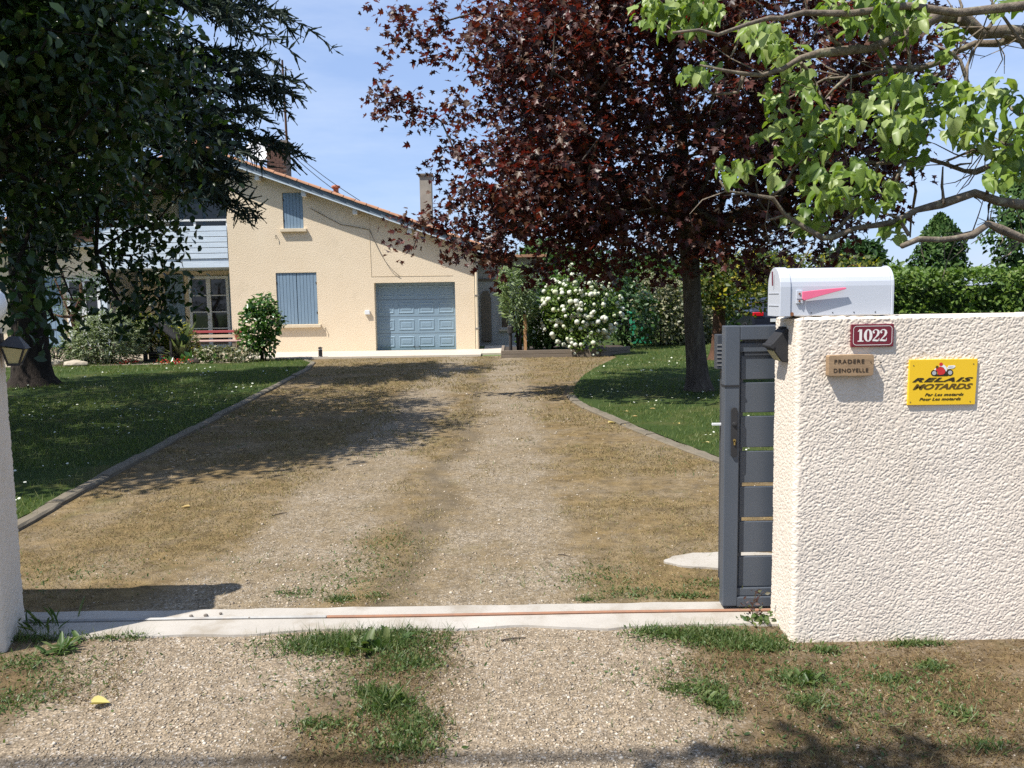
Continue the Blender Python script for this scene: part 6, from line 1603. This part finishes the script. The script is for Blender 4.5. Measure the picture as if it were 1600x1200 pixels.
# dry grass and moss on the drive
def lane_w(x, y, cs, w): return np.clip(1 - np.min([np.abs(x + .35 * (fbm(x * .9, y * .9, 5, 3) - .5) - c) for c in cs], 0) / w, 0, 1)
n = 190000
y = persp_y(n, 4.25, 22.8); x = rng.uniform(-5.0, 2.6, n); ok = (x > xl(y) + .1) & (x < xr(np.minimum(y, 21.9)) - .1) & visible(x, y); x, y = x[ok], y[ok]
d = fbm(x * 1.6, y * 1.3, 91, 4) - .42 * lane_w(x, y, (-1.42, -.08), .75) * np.clip(1.3 - y / 16, 0.15, 1) + .05 * np.clip((y - 9) / 8, 0, 1)
ok = rng.uniform(size=len(x)) < np.clip((d - .36) * 5, .02, .95); x, y, d = x[ok], y[ok], d[ok]
k = np.clip(y / 6, .8, 2.6)
blades('dry_grass', x, y, .006, rng.uniform(.008, .024, len(x)) * k ** .7, .006 * k, M['straw'], lean=1.0)
n = 15000
y = persp_y(n, 4.25, 20); x = rng.uniform(-4.6, 2.4, n); ok = (x > xl(y) + .05) & (x < xr(np.minimum(y, 21.9)) - .05) & visible(x, y); x, y = x[ok], y[ok]
d = fbm(x * 1.3 + 9, y * 1.3, 93, 4) + .12 * np.exp(-((x - xl(y)) / .35) ** 2); ok = rng.uniform(size=len(x)) < np.clip((d - .60) * 5, 0, .9); x, y = x[ok], y[ok]
blades('green_tufts', x, y, .006, rng.uniform(.015, .05, len(x)), .006 * np.clip(y / 6, .8, 2), M['weed'], lean=.8)

# pebbles
oct_v = np.array([(1, 0, 0), (-1, 0, 0), (0, 1, 0), (0, -1, 0), (0, 0, 1), (0, 0, -1), (.62, .62, .3), (-.62, .62, -.25), (.6, -.62, -.2), (-.6, -.6, .3)], float)
PEB_F = np.array([(4, 0, 6), (4, 6, 2), (4, 2, 9), (4, 9, 3), (4, 3, 0), (0, 8, 5), (0, 5, 6), (6, 5, 2), (2, 5, 7), (2, 7, 9), (9, 7, 1), (9, 1, 3), (3, 1, 5), (3, 5, 8), (3, 8, 0), (7, 5, 1)])
def pebbles(name, x, y, s, z0):
    n = len(x); sc = np.stack([s * rng.uniform(.8, 1.3, n), s * rng.uniform(.7, 1.1, n), s * rng.uniform(.4, .7, n)], 1)
    az = rng.uniform(0, 2 * math.pi, n); zz = np.stack([rng.normal(0, .22, n), rng.normal(0, .22, n), np.ones(n)], 1)
    rot = frames(zz, np.stack([np.cos(az), np.sin(az), 0 * az], 1))
    return scatter_mesh(name, (oct_v, PEB_F), np.stack([x, y, z0 + s * .12], 1), rot, sc, M['pebble'], jitter=.18)
n = 44000
y = persp_y(n, 2.55, 3.90); x = rng.uniform(-2.6, 2.3, n); ok = visible(x, y) & ~((x > 1.26) & (y > 3.66)) & (y < 3.86); x, y = x[ok], y[ok]
d = fbm(x * 2.1, y * 2.1, 15, 3) + .65 * lane_w(x, y, (-1.38, .18), .68) - .18 * np.clip((x - .75) / .4, 0, 1)
ok = rng.uniform(size=len(x)) < np.clip((d - .42) * 1.7, .05, 1); x, y = x[ok], y[ok]
pebbles('gravel', x, y, rng.lognormal(math.log(.0040), .42, len(x)).clip(.0018, .011), .004)
n = 42000
y = persp_y(n, 4.2, 15); x = rng.uniform(-4.6, 2.4, n); ok = visible(x, y) & (x > xl(y) + .1) & (x < xr(y) - .1); x, y = x[ok], y[ok]
d = fbm(x * 1.8, y * 1.6, 16, 3) + .6 * lane_w(x, y, (-1.42, -.08), .72)
ok = rng.uniform(size=len(x)) < np.clip((d - .48) * 1.5, .04, 1); x, y = x[ok], y[ok]
pebbles('gravel', x, y, rng.lognormal(math.log(.0048), .42, len(x)).clip(.0025, .015) * np.clip(y / 7, .9, 1.6), .008)

# dead moss and dry stalks on the verge by the wall
n = 90000
y = persp_y(n, 2.55, 3.95); x = rng.uniform(-2.5, 2.4, n); ok = visible(x, y) & (y < 3.87) & ~((x > 1.26) & (y > 3.66)); x, y = x[ok], y[ok]
d = fbm(x * 2.4 + 5, y * 2.4, 18, 4) - .6 * lane_w(x, y, (-1.38, .18), .66) + .10 * (x > .7)
ok = rng.uniform(size=len(x)) < np.clip((d - .34) * 3.5, .015, .95); x, y = x[ok], y[ok]
dm_ = rng.uniform(size=len(x)) < .22
blades('dry_moss', x[~dm_], y[~dm_], .004, rng.uniform(.005, .018, int((~dm_).sum())), np.full(int((~dm_).sum()), .0045), M['dead_moss'], lean=1.2)
blades('dry_stalks', x[dm_], y[dm_], .004, rng.uniform(.006, .024, int(dm_.sum())), np.full(int(dm_.sum()), .003), M['straw'], lean=1.3)

# green weeds on the verge: (centre, spread, number, height)
WE = [((560, 1010), .30, .07, 2600, .055), ((620, 985), .22, .04, 1600, .06), ((500, 1010), .12, .05, 600, .05), ((640, 1040), .12, .05, 600, .05), ((610, 1105), .08, .05, 650, .055), ((650, 1140), .08, .06, 500, .05), ((580, 1085), .06, .03, 260, .045), ((630, 1175), .10, .03, 300, .045), ((1090, 995), .16, .045, 1300, .045), ((1160, 1010), .15, .04, 1000, .04), ((1020, 990), .07, .03, 420, .04), ((1200, 1015), .07, .03, 380, .04),
      ((1060, 1080), .06, .03, 240, .03), ((1110, 1085), .06, .05, 420, .035), ((1130, 1110), .05, .04, 260, .035), ((1255, 1065), .09, .04, 620, .04), ((1265, 1100), .06, .04, 300, .035), ((1385, 1065), .06, .025, 220, .03), ((1455, 1045), .06, .03, 240, .035), ((1430, 1010), .12, .012, 300, .04), ((1290, 1020), .05, .02, 200, .035), ((1500, 1120), .05, .04, 160, .04), ((1540, 1170), .06, .03, 160, .035), ((500, 1135), .08, .03, 260, .03), ((60, 1000), .16, .03, 500, .06), ((180, 1000), .14, .02, 200, .05), ((30, 1040), .16, .06, 340, .045), ((20, 1100), .14, .06, 240, .04),
      ((1180, 935), .12, .02, 150, .03), ((1080, 935), .08, .02, 200, .03), ((920, 940), .05, .015, 120, .03), ((530, 940), .06, .02, 220, .035), ((590, 935), .06, .02, 80, .03), ((1440, 1075), .2, .1, 240, .02), ((1350, 1110), .2, .08, 200, .02)]
WE += [((560, 900), .25, .22, 900, .018), ((600, 850), .2, .2, 500, .016), ((930, 905), .2, .15, 600, .018), ((470, 930), .14, .05, 260, .02), ((1000, 930), .18, .05, 400, .02), ((1100, 915), .15, .06, 300, .02),
       ((560, 1060), .30, .20, 900, .025), ((1150, 1050), .40, .12, 900, .022), ((1400, 1090), .35, .16, 700, .02), ((1300, 1150), .4, .1, 500, .02), ((80, 1070), .2, .16, 600, .025), ((120, 900), .35, .2, 500, .016), ((1150, 1000), .32, .05, 700, .03), ((590, 1150), .2, .1, 500, .03)]
X, Y, Hh = [], [], []
for (px, py), sx_, sy_, k, h in WE:
    q = G(px, py); X.append(q[0] + rng.normal(0, sx_ * .72, k)); Y.append(q[1] + rng.normal(0, sy_ * 1.0, k)); Hh.append(rng.uniform(.35, 1.1, k) * h)
X, Y, Hh = map(np.concatenate, (X, Y, Hh)); ok = ~((X > 1.27) & (Y > 3.665)) & ~((Y > 3.87) & (Y < 4.18)); X, Y, Hh = X[ok], Y[ok], Hh[ok]
hf = rng.uniform(size=len(X)) < .5
blades('verge_grass', X[hf], Y[hf], .004, Hh[hf] * 1.3, np.full(int(hf.sum()), .0042), M['weed'], lean=.55)
q = ~hf; k = int(q.sum()); P = np.stack([X[q], Y[q], .006 + Hh[q] * rng.uniform(0, .45, k)], 1)
scatter_mesh('verge_weeds', LEAF_OVAL, P, frames(rnd(k) * .8 + [0, -.1, .7], rnd(k) * .9 + [0, 0, .6]), np.stack([rng.uniform(.009, .020, k), rng.uniform(.012, .030, k), np.full(k, .018)], 1), M['weed'])

# single plants that can be picked out
def rosette(name, label, px, py, n, L, wd, mat='weed', group=None, el=(.15, 1.0), sp=.02):
    q = G(px, py); t = thing(name, label, 'weed', (q[0], q[1], 0), group)
    B = (np.array([(-.12, 0, 0), (.12, 0, 0), (-.5, .45, .03), (.5, .45, .03), (-.4, .75, 0), (.4, .75, 0), (0, 1, -.12), (0, .5, -.03)]) * [wd / L, 1, 1], np.array([(0, 1, 7), (0, 7, 2), (1, 3, 7), (2, 7, 4), (3, 5, 7), (4, 7, 6), (5, 6, 7)]))
    me = tri_mesh('leaf', *B); me.materials.append(M[mat])
    az = rng.uniform(0, 2 * math.pi, n); e = rng.uniform(el[0], el[1], n)
    d = np.stack([np.cos(az) * np.cos(e), np.sin(az) * np.cos(e), np.sin(e)], 1)
    up_ = np.array([0, 0, 1.0]) - d * d[:, 2:3] * 1.0
    rot = frames(up_ + rnd(n) * .2, d)
    for i in range(n):
        s = L * rng.uniform(.6, 1.1); p0 = np.array([q[0], q[1], .006]) + rng.normal(0, sp, 3) * [1, 1, 0]
        place('leaf', me, t, Matrix(np.vstack([np.hstack([rot[i] * s, p0[:, None]]), [0, 0, 0, 1]]).tolist()))
    return t
rosette('plantain_weed', 'dark green plantain rosette growing at the foot of the lantern wall', 95, 1020, 26, .10, .024, sp=.03)
rosette('tall_weed', 'taller weed with upright blades against the end of the lantern wall', 75, 985, 22, .13, .012, el=(.7, 1.4), sp=.05)
rosette('dock_weed', 'broad-leaved weed in the grass strip between the gravel tracks', 575, 1015, 22, .10, .04, el=(.25, 1.1), sp=.05)
rosette('grass_tuft', 'spiky grass tuft below the green strip between the gravel tracks', 605, 1105, 44, .085, .008, el=(.5, 1.4), sp=.028)
rosette('dandelion_weed', 'flat weed rosette beside the wall foot under the wooden board', 1255, 1065, 20, .07, .02, sp=.03)
rosette('small_weed', 'pale weed clump in the brown moss below the wall', 1110, 1100, 18, .06, .02, sp=.03)
# reddish sprig at the gate
pw_ = thing('purple_sprig', 'small purple-leaved seedling standing in front of the gate', 'weed', (1.16, 3.93, 0))
m = MB(); q0 = np.array([1.165, 3.93, .0]); m.tube([q0, q0 + [-.01, 0, .07], q0 + [.01, 0, .15]], [.003, .0025, .0015], 5); m.tube([q0 + [-.01, 0, .06], q0 + [-.05, 0, .11]], [.002, .001], 4); m.tube([q0 + [0, 0, .10], q0 + [.045, -.01, .16]], [.002, .001], 4)
m.build('stem', M['bark_red'], pw_)
k = 46; P = q0 + np.stack([rng.normal(0, .028, k), rng.normal(0, .02, k), rng.uniform(.03, .17, k)], 1)
scatter_mesh('foliage', LEAF_SMALL, P, frames(rnd(k) + [0, -.5, .5], rnd(k) + [0, 0, .3]), rng.uniform(.016, .032, k), M['purple_leaf'], pw_)
k = 60; P = q0 + np.stack([rng.normal(.02, .045, k), rng.normal(-.02, .02, k), np.abs(rng.normal(.02, .03, k))], 1)
scatter_mesh('low_leaves', LEAF_OVAL, P, frames(rnd(k) * .7 + [0, -.4, .7], rnd(k)), rng.uniform(.02, .04, k), M['weed'], pw_)

# fallen things
def fallen(name, label, cat, px, py, s, mat, group=None, curl=.5, tm=LEAF_HEART):
    q = G(px, py); V = tm[0].copy() * s; V[:, 2] = np.abs(V[:, 0]) * curl + .006 + .15 * s * (V[:, 1] / s - .5) ** 2
    a = rng.uniform(0, 6.28); R_ = np.array([[math.cos(a), -math.sin(a), 0], [math.sin(a), math.cos(a), 0], [0, 0, 1]])
    V = V @ R_.T + [q[0], q[1], .008]
    return tag(link(name, tri_mesh(name, V, tm[1]), M[mat], origin=(q[0], q[1], 0)), label, cat, group)
fallen('yellow_leaf', 'single curled yellow leaf on the gravel near the camera', 'leaf', 145, 1107, .065, 'fallen_yellow', curl=.8)
for i, (px, py, lab) in enumerate(((952, 663, 'pale fallen leaf on the driveway just outside the curving kerb'), (995, 654, 'largest pale fallen leaf in the grass under the maple'), (975, 646, 'small pale fallen leaf at the kerb end under the maple'), (1056, 665, 'pale fallen leaf alone in the grass between maple and gate'), (1022, 642, 'fallen leaf in the maple shade'), (1105, 696, 'yellowish fallen leaf beside the gate stile'), (980, 668, 'thin dry leaf lying on the kerb'), (150, 660, 'pale leaf on the shaded lawn'), (295, 795, 'small pale dry leaf on the gravel track'))):
    fallen('fallen_leaf', lab, 'leaf', px, py, .10 if py < 700 else .06, 'dead_leaf', 'leaves fallen on the ground')
def twig(label, px, py, px2, py2, r_=.004):
    a, b_ = G(px, py), G(px2, py2); m = MB(); mid = (a + b_) / 2 + [0, .01, .012]
    m.tube([a + [0, 0, .012], mid, b_ + [0, 0, .012]], [r_, r_ * .9, r_ * .6], 5)
    tag(m.build('twig', M['bark'], origin=tuple(a)), label, 'twig', 'twigs on the ground')
twig('dark twig lying on the gravel just outside the rail', 783, 1004, 822, 1000)
twig('short twig on the driveway gravel beside the long shadow', 425, 808, 448, 803)
twig('pale straw on the moss beyond the rail', 872, 869, 890, 872, .003)
for i, (px, py, lab) in enumerate(((322, 969, 'largest dark pebble on the concrete strip'), (299, 970, 'small dark pebble on the concrete strip'), (345, 966, 'smallest dark pebble on the concrete strip'), (390, 973, 'dark pebble at the rail'))):
    q = G(px, py); rock('pebble', (q[0], q[1], .026), tuple(np.array([.010, .008, .007]) * (1.2 - .15 * i)), lab, 'pebbles on the concrete strip', 'mortar')

# ------------------------------------------------------------------ street side, behind the viewpoint
cb = thing('overhead_cable', 'utility cable strung along the street above the entrance', 'cable', (0, -.3, 9.0))
MB().tube([(x, -.30 + .006 * x, 9.0 + .003 * x * x) for x in np.linspace(-22, 22, 45)], .03, 6).build('cable', M['rubber'], cb)

rt_ = thing('shadow_caster_tree', 'unseen tree added behind the viewpoint to cast the shadow on the verge', 'tree', (-1.9, -1.2, 0))  # out of view, added and shaped for the shadow patch on the verge
trr = [(-1.9, -1.2, 0), (-1.88, -1.15, 1.6), (-1.75, -.9, 3.0), (-1.6, -.2, 4.2)]
trunk_tube('trunk', trr, [.09, .075, .06, .03], rt_, M['bark'], 10, .04, 2)
pr_ = ell(60, (-1.55, .42, 4.75), (.72, .72, .7), .1, 3)
A, par, cnt = grow(trr, pr_, seed=2)
limb_mesh('branches', A, par, .008 * cnt ** .45, 4, rt_, M['bark'], lambda i: i > 2, kind='stuff')
p = crown_leaves(A[4:], 36, [.16, .16, .14], np.random.default_rng(5)); k = len(p)
scatter_mesh('foliage', LEAF_OVAL, p, frames(rnd(k) + [0, 0, .7], rnd(k)), rng.uniform(.07, .12, k), M['shrub'], rt_)
